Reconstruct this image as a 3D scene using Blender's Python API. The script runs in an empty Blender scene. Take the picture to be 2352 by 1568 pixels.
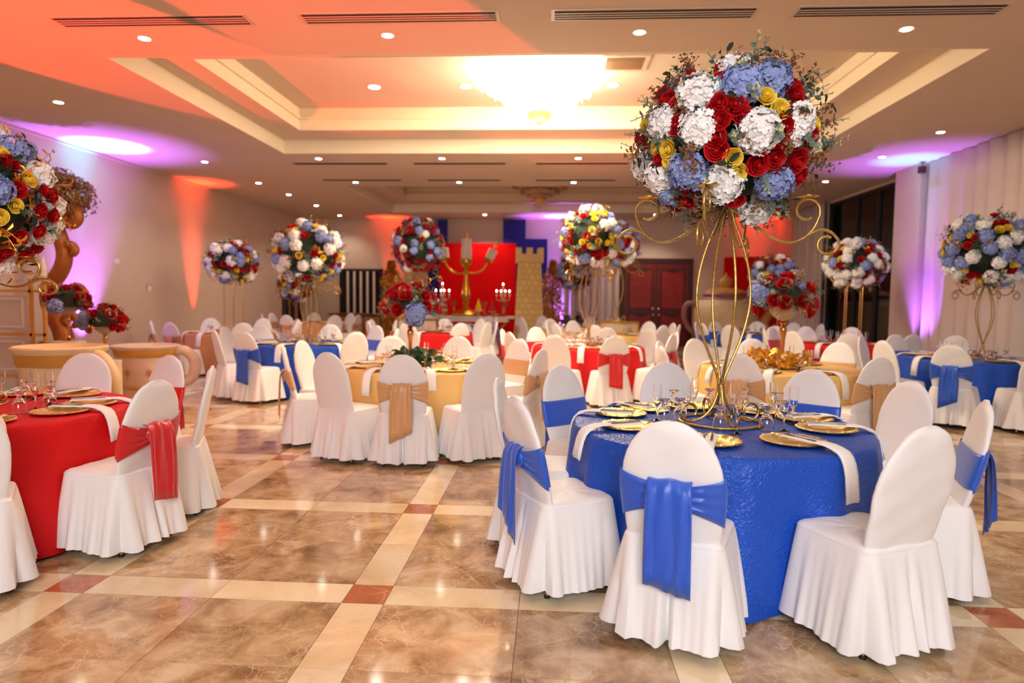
import bpy, math, random
from mathutils import Vector, Matrix, Quaternion
random.seed(7)
S = bpy.context.scene
COL = S.collection
PI = math.pi
sin, cos, rad = math.sin, math.cos, math.radians

# ------------------------------------------------------------------ camera
CAMH = 1.5
yaw, pitch, roll = -0.0576, -0.0664, 0.0106
fw = Vector((sin(yaw) * cos(pitch), cos(yaw) * cos(pitch), sin(pitch)))
rt = Vector((cos(yaw), -sin(yaw), 0))
up = rt.cross(fw)
rt2 = rt * cos(roll) + up * sin(roll)
up2 = up * cos(roll) - rt * sin(roll)
cd = bpy.data.cameras.new('camera')
cam = bpy.data.objects.new('camera', cd)
COL.objects.link(cam)
cam.matrix_world = Matrix(((rt2.x, up2.x, -fw.x, 0), (rt2.y, up2.y, -fw.y, 0), (rt2.z, up2.z, -fw.z, CAMH), (0, 0, 0, 1)))
cd.sensor_width = 36
cd.lens = 1512.45 / 2352 * 36
cd.clip_start = 0.05
cd.clip_end = 200
cd.dof.use_dof = True
cd.dof.focus_distance = 3.7
cd.dof.aperture_fstop = 1.4
S.camera = cam

# ------------------------------------------------------------------ world, exposure
w = bpy.data.worlds.new('night'); S.world = w
w.use_nodes = True
w.node_tree.nodes['Background'].inputs[0].default_value = (0.01, 0.012, 0.02, 1)
w.node_tree.nodes['Background'].inputs[1].default_value = 0.5
vs = S.view_settings
vs.view_transform = 'Standard'; vs.look = 'None'; vs.gamma = 1; vs.use_curve_mapping = False
vs.exposure = 0.85

def light(kind, name, loc, energy, color, aim=None, **kw):
    d = bpy.data.lights.new(name, kind); d.energy = energy; d.color = color
    for k, v in kw.items(): setattr(d, k, v)
    o = bpy.data.objects.new(name, d); COL.objects.link(o); o.location = loc
    if aim is not None:
        o.rotation_euler = (Vector(aim) - Vector(loc)).to_track_quat('-Z', 'Y').to_euler()
    return o

WARM = (1.0, 0.86, 0.70)
# photographer's flash bounced off the ceiling behind the camera, neutral white
light('AREA', 'bounced_flash', (0.2, -3.4, 3.7), 305, (0.84, 0.90, 1.0), (0.9, 4.6, 0.4), shape='RECTANGLE', size=3.2, size_y=2.4)
# warm general light of the lit chandelier
light('POINT', 'chandelier_glow', (-0.2, 9.25, 3.55), 70, (1.0, 0.84, 0.6), shadow_soft_size=0.45)

# ------------------------------------------------------------------ helpers
class MB:
    """collects vertices and faces for one mesh"""
    def __init__(s): s.v = []; s.f = []; s.mi = []; s.cur = 0
    def add(s, vs, fs, M=None):
        b = len(s.v)
        s.v += [tuple(M @ Vector(p)) if M is not None else tuple(p) for p in vs]
        for f in fs: s.f.append(tuple(i + b for i in f)); s.mi.append(s.cur)
        return s
    def box(s, x0, x1, y0, y1, z0, z1, M=None):
        return s.add([(x0, y0, z0), (x1, y0, z0), (x1, y1, z0), (x0, y1, z0), (x0, y0, z1), (x1, y0, z1), (x1, y1, z1), (x0, y1, z1)],
                     [(0, 3, 2, 1), (4, 5, 6, 7), (0, 1, 5, 4), (1, 2, 6, 5), (2, 3, 7, 6), (3, 0, 4, 7)], M)
    def cbox(s, c, d, M=None):
        return s.box(c[0] - d[0] / 2, c[0] + d[0] / 2, c[1] - d[1] / 2, c[1] + d[1] / 2, c[2] - d[2] / 2, c[2] + d[2] / 2, M)
    def lathe(s, prof, n=24, M=None, wave=0, nw=0, close=False):
        vs, fs = [], []
        m = len(prof)
        for k in range(n):
            a = 2 * PI * k / n
            q = 1 + wave * cos(nw * a) if nw else 1
            for r, z in prof: vs.append((r * q * cos(a), r * q * sin(a), z))
        for k in range(n):
            k2 = (k + 1) % n
            for j in range(m - 1):
                fs.append((k * m + j, k2 * m + j, k2 * m + j + 1, k * m + j + 1))
        if close:
            fs.append(tuple(k * m for k in range(n))[::-1]); fs.append(tuple(k * m + m - 1 for k in range(n)))
        return s.add(vs, fs, M)
    def tube(s, pts, r, n=8, M=None, caps=True):
        pts = [Vector(p) for p in pts]; m = len(pts)
        rr = r if isinstance(r, (list, tuple)) else [r] * m
        vs, fs = [], []
        t0 = (pts[1] - pts[0]).normalized()
        nx = t0.orthogonal().normalized()
        pt = t0
        for i, p in enumerate(pts):
            t = (pts[min(i + 1, m - 1)] - pts[max(i - 1, 0)])
            t = t.normalized() if t.length > 1e-9 else pt
            nx = pt.rotation_difference(t) @ nx; pt = t
            ny = t.cross(nx)
            for k in range(n):
                a = 2 * PI * k / n
                vs.append(p + (nx * cos(a) + ny * sin(a)) * rr[i])
        for i in range(m - 1):
            for k in range(n):
                k2 = (k + 1) % n
                fs.append((i * n + k, i * n + k2, (i + 1) * n + k2, (i + 1) * n + k))
        if caps:
            fs.append(tuple(range(n))[::-1]); fs.append(tuple((m - 1) * n + k for k in range(n)))
        return s.add(vs, fs, M)
    def rings(s, rings, M=None, cap0=False, cap1=False):
        n = len(rings[0]); vs = [p for r in rings for p in r]; fs = []
        for i in range(len(rings) - 1):
            for k in range(n):
                k2 = (k + 1) % n
                fs.append((i * n + k, i * n + k2, (i + 1) * n + k2, (i + 1) * n + k))
        if cap0: fs.append(tuple(range(n))[::-1])
        if cap1: fs.append(tuple((len(rings) - 1) * n + k for k in range(n)))
        return s.add(vs, fs, M)
    def grid(s, P, M=None):
        a, b = len(P), len(P[0]); fs = []
        for i in range(a - 1):
            for j in range(b - 1): fs.append((i * b + j, (i + 1) * b + j, (i + 1) * b + j + 1, i * b + j + 1))
        return s.add([p for r in P for p in r], fs, M)
    def mesh(s, name, mats, smooth=True):
        me = bpy.data.meshes.new(name)
        me.from_pydata([tuple(p) for p in s.v], [], s.f)
        for m in (mats if isinstance(mats, (list, tuple)) else [mats]): me.materials.append(m)
        if any(s.mi): me.polygons.foreach_set('material_index', s.mi)
        me.polygons.foreach_set('use_smooth', [smooth] * len(s.f))
        if smooth: me.set_sharp_from_angle(angle=rad(42))
        me.update()
        return me
    def obj(s, name, mats, parent=None, smooth=True, loc=None, rot=None):
        return link(name, s.mesh(name, mats, smooth), parent, loc, rot)

def link(name, me, parent=None, loc=None, rot=None, scale=None):
    o = bpy.data.objects.new(name, me); COL.objects.link(o)
    if parent is not None: o.parent = parent
    if loc is not None: o.location = loc
    if rot is not None:
        if isinstance(rot, Quaternion): o.rotation_mode = 'QUATERNION'; o.rotation_quaternion = rot
        else: o.rotation_euler = rot
    if scale is not None: o.scale = (scale,) * 3 if not isinstance(scale, (tuple, list)) else scale
    return o

def tag(o, label=None, cat=None, group=None, kind=None):
    if label: o['label'] = label
    if cat: o['category'] = cat
    if group: o['group'] = group
    if kind: o['kind'] = kind
    return o

def thing(name, label, cat, loc=(0, 0, 0), rz=0, group=None, scale=None):
    o = link(name, None, None, loc, (0, 0, rz), scale)
    o.empty_display_size = 0.05
    return tag(o, label, cat, group)

def struct(name, mb, mat, smooth=False, **k):
    o = mb.obj(name, mat, smooth=smooth); o['kind'] = 'structure'
    return o

def solid(o, t=0.004):
    m = o.modifiers.new('thick', 'SOLIDIFY'); m.thickness = t; m.offset = 0
    return o

# ------------------------------------------------------------------ materials
def lin(r, g, b):
    f = lambda c: (c / 255 / 12.92) if c / 255 <= 0.04045 else ((c / 255 + 0.055) / 1.055) ** 2.4
    return (f(r), f(g), f(b), 1)

def mat(name, col, rough=0.5, metal=0.0, bump=0.0, bscale=40, var=0.0, vscale=8, **kw):
    m = bpy.data.materials.new(name); m.use_nodes = True
    nt = m.node_tree; b = nt.nodes['Principled BSDF']
    b.inputs['Base Color'].default_value = col if len(col) == 4 else (*col, 1)
    b.inputs['Roughness'].default_value = rough
    b.inputs['Metallic'].default_value = metal
    for k, v in kw.items(): b.inputs[k.replace('_', ' ')].default_value = v
    tc = nt.nodes.new('ShaderNodeTexCoord')
    if var:
        n = nt.nodes.new('ShaderNodeTexNoise'); n.inputs['Scale'].default_value = vscale; n.inputs['Detail'].default_value = 4
        nt.links.new(tc.outputs['Object'], n.inputs['Vector'])
        h = nt.nodes.new('ShaderNodeHueSaturation'); h.inputs['Color'].default_value = b.inputs['Base Color'].default_value
        mr = nt.nodes.new('ShaderNodeMapRange'); mr.inputs[1].default_value = 0.3; mr.inputs[2].default_value = 0.7
        mr.inputs[3].default_value = 1 - var; mr.inputs[4].default_value = 1 + var
        nt.links.new(n.outputs[0], mr.inputs[0]); nt.links.new(mr.outputs[0], h.inputs['Value']); nt.links.new(h.outputs[0], b.inputs['Base Color'])
    if bump:
        n = nt.nodes.new('ShaderNodeTexNoise'); n.inputs['Scale'].default_value = bscale; n.inputs['Detail'].default_value = 5
        nt.links.new(tc.outputs['Object'], n.inputs['Vector'])
        bp = nt.nodes.new('ShaderNodeBump'); bp.inputs['Strength'].default_value = bump; bp.inputs['Distance'].default_value = 0.01
        nt.links.new(n.outputs[0], bp.inputs['Height']); nt.links.new(bp.outputs[0], b.inputs['Normal'])
    return m

def emis(name, col, strength):
    m = mat(name, col, 0.4)
    b = m.node_tree.nodes['Principled BSDF']
    b.inputs['Emission Color'].default_value = col if len(col) == 4 else (*col, 1)
    b.inputs['Emission Strength'].default_value = strength
    return m

def objrandom(m, amount):
    """small brightness difference from piece to piece"""
    nt = m.node_tree; b = nt.nodes['Principled BSDF']
    oi = nt.nodes.new('ShaderNodeObjectInfo'); mr = nt.nodes.new('ShaderNodeMapRange')
    mr.inputs[3].default_value = 1 - amount; mr.inputs[4].default_value = 1 + amount
    h = nt.nodes.new('ShaderNodeHueSaturation')
    nt.links.new(oi.outputs['Random'], mr.inputs[0]); nt.links.new(mr.outputs[0], h.inputs['Value'])
    if b.inputs['Base Color'].links: nt.links.new(b.inputs['Base Color'].links[0].from_socket, h.inputs['Color'])
    else: h.inputs['Color'].default_value = b.inputs['Base Color'].default_value
    nt.links.new(h.outputs[0], b.inputs['Base Color'])
    return m

def marble(name, stops, vein, vscale, rough=0.09, nscale=2.6, veinw=0.05, veinmix=0.8):
    m = bpy.data.materials.new(name); m.use_nodes = True
    nt = m.node_tree; N = nt.nodes.new; L = nt.links.new; b = nt.nodes['Principled BSDF']
    g = N('ShaderNodeNewGeometry'); oi = N('ShaderNodeObjectInfo')
    off = N('ShaderNodeVectorMath'); off.operation = 'SCALE'; off.inputs[3].default_value = 9.0
    cmb = N('ShaderNodeCombineXYZ'); L(oi.outputs['Random'], cmb.inputs[0]); L(oi.outputs['Random'], cmb.inputs[2])
    L(cmb.outputs[0], off.inputs[0])
    ad = N('ShaderNodeVectorMath'); L(g.outputs['Position'], ad.inputs[0]); L(off.outputs[0], ad.inputs[1])
    n = N('ShaderNodeTexNoise'); n.inputs['Scale'].default_value = nscale; n.inputs['Detail'].default_value = 9; n.inputs['Roughness'].default_value = 0.62
    n.inputs['Distortion'].default_value = 0.6
    L(ad.outputs[0], n.inputs['Vector'])
    cr = N('ShaderNodeValToRGB'); e = cr.color_ramp.elements
    while len(e) < len(stops): e.new(0.5)
    for i, (p, c) in enumerate(stops): e[i].position = p; e[i].color = c
    L(n.outputs[0], cr.inputs[0])
    n2 = N('ShaderNodeTexNoise'); n2.inputs['Scale'].default_value = 5; n2.inputs['Detail'].default_value = 6; L(ad.outputs[0], n2.inputs['Vector'])
    sc = N('ShaderNodeVectorMath'); sc.operation = 'SCALE'; sc.inputs[3].default_value = 0.22; L(n2.outputs[1], sc.inputs[0])
    a2 = N('ShaderNodeVectorMath'); L(ad.outputs[0], a2.inputs[0]); L(sc.outputs[0], a2.inputs[1])
    v = N('ShaderNodeTexVoronoi'); v.feature = 'DISTANCE_TO_EDGE'; v.inputs['Scale'].default_value = vscale; L(a2.outputs[0], v.inputs['Vector'])
    mr = N('ShaderNodeMapRange'); mr.inputs[1].default_value = 0.0; mr.inputs[2].default_value = veinw; mr.inputs[3].default_value = veinmix; mr.inputs[4].default_value = 0.0
    L(v.outputs['Distance'], mr.inputs[0])
    ms = N('ShaderNodeMath'); ms.operation = 'MULTIPLY'
    n3 = N('ShaderNodeTexNoise'); n3.inputs['Scale'].default_value = 3.5; L(ad.outputs[0], n3.inputs['Vector'])
    m3 = N('ShaderNodeMapRange'); m3.inputs[1].default_value = 0.4; m3.inputs[2].default_value = 0.62; L(n3.outputs[0], m3.inputs[0])
    L(mr.outputs[0], ms.inputs[0]); L(m3.outputs[0], ms.inputs[1])
    mx = N('ShaderNodeMix'); mx.data_type = 'RGBA'; L(ms.outputs[0], mx.inputs['Factor']); L(cr.outputs[0], mx.inputs['A']); mx.inputs['B'].default_value = vein
    h = N('ShaderNodeHueSaturation'); hr = N('ShaderNodeMapRange'); hr.inputs[3].default_value = 0.9; hr.inputs[4].default_value = 1.1
    L(oi.outputs['Random'], hr.inputs[0]); L(hr.outputs[0], h.inputs['Value']); L(mx.outputs['Result'], h.inputs['Color'])
    L(h.outputs[0], b.inputs['Base Color'])
    b.inputs['Roughness'].default_value = rough
    b.inputs['IOR'].default_value = 1.5
    return m

M = {}
M['brown'] = marble('brown_marble', [(0.33, lin(134, 100, 66)), (0.46, lin(178, 142, 102)), (0.56, lin(200, 168, 128)), (0.68, lin(218, 192, 158))], lin(232, 212, 184), 15, nscale=4.2, veinmix=0.6)
M['cream'] = marble('cream_marble', [(0.3, lin(214, 186, 142)), (0.5, lin(232, 210, 172)), (0.7, lin(240, 224, 194))], lin(216, 180, 130), 3, veinmix=0.25)
M['rust'] = marble('rust_marble', [(0.3, lin(150, 76, 44)), (0.5, lin(188, 108, 70)), (0.72, lin(206, 144, 106))], lin(226, 178, 140), 5, veinmix=0.6)
M['grout'] = mat('grout', lin(120, 92, 66), 0.8, bump=0.2)
M['wall'] = mat('wall_plaster', lin(206, 184, 162), 0.85, bump=0.03, bscale=60, var=0.03, vscale=1.2)
M['ceil'] = mat('ceiling_paint', lin(212, 192, 172), 0.9, bump=0.02, bscale=30, var=0.02, vscale=1)
M['cove'] = mat('lit_fascia_tone', lin(238, 224, 196), 0.8, var=0.02, vscale=1)  # tray fascias, colour lightened to carry the chandelier's light on them
M['cover'] = mat('white_chair_cloth', lin(240, 237, 235), 0.62, bump=0.22, bscale=11, Sheen_Weight=0.15)
M['napkin'] = mat('white_napkin_cloth', lin(246, 244, 240), 0.8, bump=0.08, bscale=120)
def cloth(name, c, rough=0.42, bs=26, bump=0.5):
    m = mat(name, c, rough, 0, 0, Specular_IOR_Level=0.3)
    nt = m.node_tree; b = nt.nodes['Principled BSDF']; N = nt.nodes.new; L = nt.links.new
    tc = N('ShaderNodeTexCoord')
    n0 = N('ShaderNodeTexNoise'); n0.inputs['Scale'].default_value = 7; L(tc.outputs['Object'], n0.inputs['Vector'])
    sc = N('ShaderNodeVectorMath'); sc.operation = 'SCALE'; sc.inputs[3].default_value = 0.12; L(n0.outputs[1], sc.inputs[0])
    ad = N('ShaderNodeVectorMath'); L(tc.outputs['Object'], ad.inputs[0]); L(sc.outputs[0], ad.inputs[1])
    v = N('ShaderNodeTexVoronoi'); v.feature = 'DISTANCE_TO_EDGE'; v.inputs['Scale'].default_value = bs; L(ad.outputs[0], v.inputs['Vector'])
    n = N('ShaderNodeTexNoise'); n.inputs['Scale'].default_value = bs * 1.6; n.inputs['Detail'].default_value = 6; L(ad.outputs[0], n.inputs['Vector'])
    mu = N('ShaderNodeMath'); mu.operation = 'MULTIPLY_ADD'; mu.inputs[1].default_value = 0.5; L(n.outputs[0], mu.inputs[0]); L(v.outputs[0], mu.inputs[2])
    bp = N('ShaderNodeBump'); bp.inputs['Strength'].default_value = bump; bp.inputs['Distance'].default_value = 0.011
    L(mu.outputs[0], bp.inputs['Height']); L(bp.outputs[0], b.inputs['Normal'])
    return m
CLOTH = {'blue': cloth('blue_taffeta', lin(28, 80, 186), 0.34, 44, 0.6), 'red': cloth('red_cloth', lin(214, 10, 18), 0.6, 40, 0.2),
         'gold': cloth('gold_cloth', lin(236, 194, 118), 0.5, 40, 0.2), 'peach': cloth('peach_cloth', lin(206, 146, 96), 0.5, 18, 0.2)}
def satin(name, c): return mat(name, c, 0.36, 0, 0.12, 18, Sheen_Weight=0.3, Specular_IOR_Level=0.55)
SASH = {'blue': satin('blue_satin', lin(36, 88, 200)), 'red': satin('red_satin', lin(210, 12, 24)), 'gold': satin('gold_satin', lin(214, 164, 112)), 'peach': satin('peach_satin', lin(206, 142, 104))}
M['gold'] = mat('gold_metal', lin(206, 160, 62), 0.3, 1.0, 0.15, 60, 0.15, 30)
M['oldgold'] = mat('worn_gold_paint', lin(182, 150, 82), 0.36, 0.85, 0.2, 90, 0.22, 40)
M['rosegold'] = mat('rose_gold_metal', lin(214, 156, 96), 0.14, 1.0)
M['charger'] = mat('gilded_charger', lin(240, 210, 140), 0.27, 1.0, 0.5, 160, 0.2, 60)
M['steel'] = mat('cutlery_steel', lin(190, 188, 186), 0.18, 1.0, var=0.03)
M['brass'] = mat('brass_leg', lin(196, 164, 70), 0.3, 0.9, var=0.1)
M['black'] = mat('black_rubber', lin(24, 22, 22), 0.6, var=0.1)
M['glass'] = mat('clear_glass', (1, 1, 1, 1), 0.0, Transmission_Weight=1.0, IOR=1.36)
M['crystal'] = mat('cut_crystal', lin(236, 214, 180), 0.08, Transmission_Weight=0.55, IOR=1.5, bump=0.3, bscale=60)
# flowers
M['fwhite'] = objrandom(mat('white_petals', lin(252, 250, 247), 0.6, var=0.03, vscale=20, Subsurface_Weight=0.0), 0.04)
M['fblue'] = objrandom(mat('periwinkle_petals', lin(150, 166, 218), 0.6, var=0.12, vscale=22), 0.1)
M['fred'] = objrandom(mat('red_rose_petals', lin(190, 14, 22), 0.5, var=0.18, vscale=16), 0.12)
M['fyel'] = objrandom(mat('yellow_rose_petals', lin(255, 224, 80), 0.5, var=0.05, vscale=18), 0.05)
M['euc'] = objrandom(mat('eucalyptus_leaves', lin(112, 136, 122), 0.6, var=0.2, vscale=20), 0.15)
M['euctip'] = mat('pale_green_buds', lin(196, 200, 130), 0.6, var=0.15, vscale=30)
M['dark'] = mat('dark_green_leaves', lin(38, 52, 34), 0.7, var=0.25, vscale=18)
M['bronze'] = objrandom(mat('bronze_filler', lin(146, 98, 54), 0.45, 0.2, var=0.3, vscale=60), 0.15)
M['goldleaf'] = objrandom(mat('gold_leaf', lin(232, 178, 62), 0.3, 0.65, var=0.2, vscale=20), 0.15)
M['green'] = objrandom(mat('green_leaf', lin(70, 104, 60), 0.5, var=0.25, vscale=20), 0.2)
# room
M['wood'] = mat('mahogany', lin(104, 20, 12), 0.35, var=0.25, vscale=6)
M['wooddark'] = mat('mahogany_frame', lin(62, 16, 12), 0.35, var=0.25, vscale=6)
M['woodbrown'] = mat('brown_wood', lin(112, 66, 34), 0.45, var=0.25, vscale=7)
M['redpanel'] = mat('red_backdrop', lin(210, 4, 8), 0.8, var=0.04, vscale=3, Specular_IOR_Level=0.1)
M['bluepanel'] = mat('navy_backdrop', lin(28, 30, 128), 0.75, var=0.05, vscale=3)
M['drape'] = mat('white_drape', lin(206, 190, 180), 0.8, bump=0.05, bscale=50)
M['white'] = mat('white_paint', lin(232, 222, 206), 0.5, var=0.04)
M['void'] = mat('dark_opening', lin(24, 12, 12), 0.8, var=0.2)
M['frame'] = mat('dark_window_frame', lin(26, 22, 20), 0.5, var=0.1)
M['pane'] = mat('night_window_glass', lin(14, 12, 14), 0.02, Transmission_Weight=0.6, IOR=1.5)
M['vent'] = mat('vent_metal', lin(206, 186, 164), 0.5, 0.2, var=0.05)
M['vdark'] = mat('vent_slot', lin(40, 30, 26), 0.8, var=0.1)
M['plinth'] = mat('painted_plinth', lin(226, 206, 176), 0.6, var=0.05)
M['cup'] = mat('cream_prop_paint', lin(232, 206, 156), 0.55, var=0.08, vscale=4)
M['cupgold'] = mat('ochre_prop_trim', lin(206, 150, 70), 0.5, var=0.12, vscale=6)
M['scroll'] = mat('gilded_carving', lin(168, 96, 36), 0.4, 0.35, 0.3, 12, 0.2, 6)
M['stone'] = objrandom(mat('yellow_stone_block', lin(240, 206, 128), 0.75, bump=0.2, bscale=30, var=0.06), 0.06)
M['mortar'] = mat('ochre_mortar', lin(190, 146, 84), 0.85, var=0.1)
M['candle'] = mat('ivory_wax', lin(240, 226, 200), 0.5, var=0.04)
M['mauve'] = mat('mauve_glaze', lin(170, 116, 110), 0.5, var=0.15, vscale=5)
M['flame'] = mat('orange_flame_paint', lin(232, 176, 96), 0.5, var=0.1)
M['bulb'] = emis('candle_bulb', (1, 0.85, 0.6), 16)
M['lamp'] = emis('downlight_lens', (1, 0.9, 0.74), 26)
M['hot'] = emis('lit_crystal', (1, 0.9, 0.7), 9)
M['tan'] = mat('unlit_crystal', lin(196, 160, 116), 0.3, Transmission_Weight=0.2, var=0.15, vscale=10)
M['bowl'] = mat('alabaster_bowl', lin(214, 158, 96), 0.5, var=0.12, vscale=10)

# ------------------------------------------------------------------ room shell
XL, XR, YB, YF, H = -8.08, 7.0, 21.2, -4.0, 4.0
# floor: grout bed with marble tiles laid on it
GX, GY, GM, GR, GW = -2.426, 3.187, 1.529, 1.349, 0.210
fl = struct('floor', MB().box(XL - 0.2, XR + 0.2, YF - 0.2, YB + 0.2, -0.12, -0.004), M['grout'])
g = 0.0015
tx, ty = (GM - GW) / 2, (GR - GW) / 2
kinds = {'brown_tile': (tx, ty, 'brown'), 'cream_strip': (tx, GW, 'cream'), 'cream_strip_lengthways': (GW, ty, 'cream'), 'rust_tile': (GW, GW, 'rust')}
tiles = {k: [] for k in kinds}
for i in range(-6, 9):
    for j in range(-7, 16):
        x, y = GX + i * GM, GY + j * GR
        tiles['rust_tile'].append((x, y))
        for a in (0, 1):
            tiles['cream_strip'].append((x + GW / 2 + tx * (a + 0.5), y))
            tiles['cream_strip_lengthways'].append((x, y + GW / 2 + ty * (a + 0.5)))
            for b in (0, 1):
                tiles['brown_tile'].append((x + GW / 2 + tx * (a + 0.5), y + GW / 2 + ty * (b + 0.5)))
def seen(p): return p[1] > 1.6 and abs(p[0] + 0.0577 * p[1]) < 0.86 * p[1] + 0.5
for k, (dx, dy, mk) in kinds.items():
    P = [p for p in tiles[k] if XL + 0.02 < p[0] - dx / 2 + 0.35 and p[0] + dx / 2 - 0.35 < XR and YF < p[1] < YB]
    lim = {'brown_tile': 290, 'cream_strip': 145, 'cream_strip_lengthways': 145, 'rust_tile': 100}[k]
    V = sorted([p for p in P if seen(p)], key=lambda p: p[0] ** 2 + p[1] ** 2)[:lim]
    vs_ = set(V)
    me = MB().box(-dx / 2 + g, dx / 2 - g, -dy / 2 + g, dy / 2 - g, -0.004, 0.0).mesh(k, M[mk], False)
    nm = 'cream_strip' if k.startswith('cream') else k
    for p in V: link(nm, me, fl, (p[0], p[1], 0))
    mb = MB()
    for p in P:
        if p not in vs_: mb.box(p[0] - dx / 2 + g, p[0] + dx / 2 - g, p[1] - dy / 2 + g, p[1] + dy / 2 - g, -0.004, 0.0)
    if mb.v: tag(mb.obj('marble_tiling', M[mk], fl, False), kind='stuff')

T = 0.2
struct('wall_left', MB().box(XL - T, XL, YF, YB + T, 0, H + 0.02), M['wall'])
struct('wall_back', MB().box(XL, XR + T, YB, YB + T, 0, H + 0.02), M['wall'])
struct('wall_front', MB().box(XL - T, XR + T, YF - T, YF, 0, H + 0.02), M['wall'])
WY0, WY1 = 13.35, 17.35
wr = MB().box(XR, XR + T, YF, WY0, 0, H + 0.02).box(XR, XR + T, WY1, YB, 0, H + 0.02).box(XR, XR + T, WY0, WY1, 3.95, H + 0.02)
struct('wall_right', wr, M['wall'])
struct('trim_3', MB().box(6.62, XR, 12.42, 13.3, 0, H), mat('pillar_plaster', lin(206, 184, 166), 0.85, var=0.03))
# ceiling with two stepped trays
trays = [((-4.75, 4.30, 6.93, 11.60), (-4.22, 3.80, 7.66, 10.95)), ((-4.72, 4.30, 14.97, 19.55), (-4.2, 3.80, 15.7, 18.85))]
mb = MB()
def flat(mb, x0, x1, y0, y1, z, t=0.03): mb.box(x0, x1, y0, y1, z, z + t)
(o1, i1), (o2, i2) = trays
for (a, b, c, d) in ((XL, XR, YF, o1[2]), (XL, o1[0], o1[2], o1[3]), (o1[1], XR, o1[2], o1[3]), (XL, XR, o1[3], o2[2]), (XL, o2[0], o2[2], o2[3]), (o2[1], XR, o2[2], o2[3]), (XL, XR, o2[3], YB)):
    flat(mb, a, b, c, d, H)
struct('ceiling', mb, M['ceil'])
for n, (o, i) in enumerate(trays):
    mb = MB()
    z1, z2 = H + 0.24, H + 0.60
    t = 0.03
    mb.box(o[0] - t, o[0], o[2], o[3], H + t, z1 + t).box(o[1], o[1] + t, o[2], o[3], H + t, z1 + t).box(o[0] - t, o[1] + t, o[2] - t, o[2], H + t, z1 + t).box(o[0] - t, o[1] + t, o[3], o[3] + t, H + t, z1 + t)
    flat(mb, o[0], i[0], o[2], o[3], z1); flat(mb, i[1], o[1], o[2], o[3], z1); flat(mb, i[0], i[1], o[2], i[2], z1); flat(mb, i[0], i[1], i[3], o[3], z1)
    struct('trim_%d' % (n + 1), mb, M['ceil'])
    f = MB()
    # fascia lips of both steps, chandelier light put into their brighter cream
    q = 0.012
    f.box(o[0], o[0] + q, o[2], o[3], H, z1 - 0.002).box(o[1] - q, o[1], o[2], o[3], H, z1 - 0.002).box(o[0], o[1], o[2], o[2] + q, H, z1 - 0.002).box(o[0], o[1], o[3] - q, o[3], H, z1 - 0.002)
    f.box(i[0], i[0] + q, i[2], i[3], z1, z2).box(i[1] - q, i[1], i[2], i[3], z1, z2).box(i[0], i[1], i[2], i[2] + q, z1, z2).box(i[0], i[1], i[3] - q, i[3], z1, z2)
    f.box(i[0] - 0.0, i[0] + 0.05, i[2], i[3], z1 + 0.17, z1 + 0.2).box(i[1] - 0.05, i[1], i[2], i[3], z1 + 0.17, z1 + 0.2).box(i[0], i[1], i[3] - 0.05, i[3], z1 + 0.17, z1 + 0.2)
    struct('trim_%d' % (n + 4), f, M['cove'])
    struct('ceiling', MB().box(i[0] - t, i[1] + t, i[2] - t, i[3] + t, z2, z2 + 0.03), M['ceil'])
# dark shadow gap where wall meets ceiling
struct('trim_6', MB().box(XL, XL + 0.03, YF, YB, H - 0.05, H - 0.001).box(XL, XR, YB - 0.03, YB, H - 0.05, H - 0.001), M['wall'])

# ------------------------------------------------------------------ ceiling fixtures
ring_me = MB().lathe([(0.052, 0), (0.07, -0.004), (0.074, 0.0), (0.052, 0)], 20).mesh('trim_ring', M['vent'])
lens_me = MB().lathe([(0.0005, -0.003), (0.052, -0.003), (0.052, 0.0), (0.0005, 0.0)], 20).mesh('lens', M['lamp'])
def downlight(x, y, z, e, label, group, s=1.0, cone=125):
    t = thing('ceiling_downlight', label, 'ceiling light', (x, y, z), 0, group, s)
    link('trim_ring', ring_me, t); link('lens', lens_me, t)
    light('SPOT', 'downlight_lamp', (x, y, z - 0.03), e, WARM, (x, y, 0), spot_size=rad(cone), spot_blend=0.7, shadow_soft_size=0.05)
DL = 34
for x in (-4.02, -1.6, 0.8, 3.23): downlight(x, 6.43, H, DL, 'round recessed downlight between the air slots and the tray ceiling edge', 'downlights in front of the lit tray ceiling')
for x, y in ((-6.5, 8.49), (-6.57, 12.3), (-6.57, 14.6), (-6.55, 16.26), (-6.55, 18.2), (-6.6, 20.4)): downlight(x, y, H, DL, 'round recessed downlight along the left wall', 'downlights along the colour-washed wall')
for x in (-4.28, -2.0, 0.46, 2.85): downlight(x, 12.03, H, DL, 'round recessed downlight between the two tray ceilings beside the upper vents', 'downlights behind the lit tray ceiling')
for x in (-4.33, -2.03, 0.46, 2.9): downlight(x, 14.5, H, DL, 'round recessed downlight at the edge of the unlit second tray', 'downlights before the second tray')
for x, y in ((5.71, 10.25), (5.71, 11.97), (5.73, 14.38)): downlight(x, y, H, DL * 0.25, 'round recessed downlight along the drapes and dark window', 'downlights along the window wall')
for x, y in ((-2.03, 20.1), (3.08, 19.97)): downlight(x, y, H, DL * 2.5, 'round recessed downlight close to the back wall', 'downlights by the back wall')
for x in (-2.66, -1.29, 0.86): downlight(x, 9.88, H + 0.6, DL * 0.8, 'larger white round downlight inside the lit tray beside the chandelier', 'large downlights in the lit tray', 1.55)
for x, y in ((-5.5, 2.0), (-2.6, 1.6), (0.6, 1.6), (3.6, 1.8), (-1.0, -1.6), (3.6, -1.6)):
    downlight(x, y, H, DL * 0.8, 'round recessed downlight over the open floor before the tables', 'downlights over the open floor')

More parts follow.
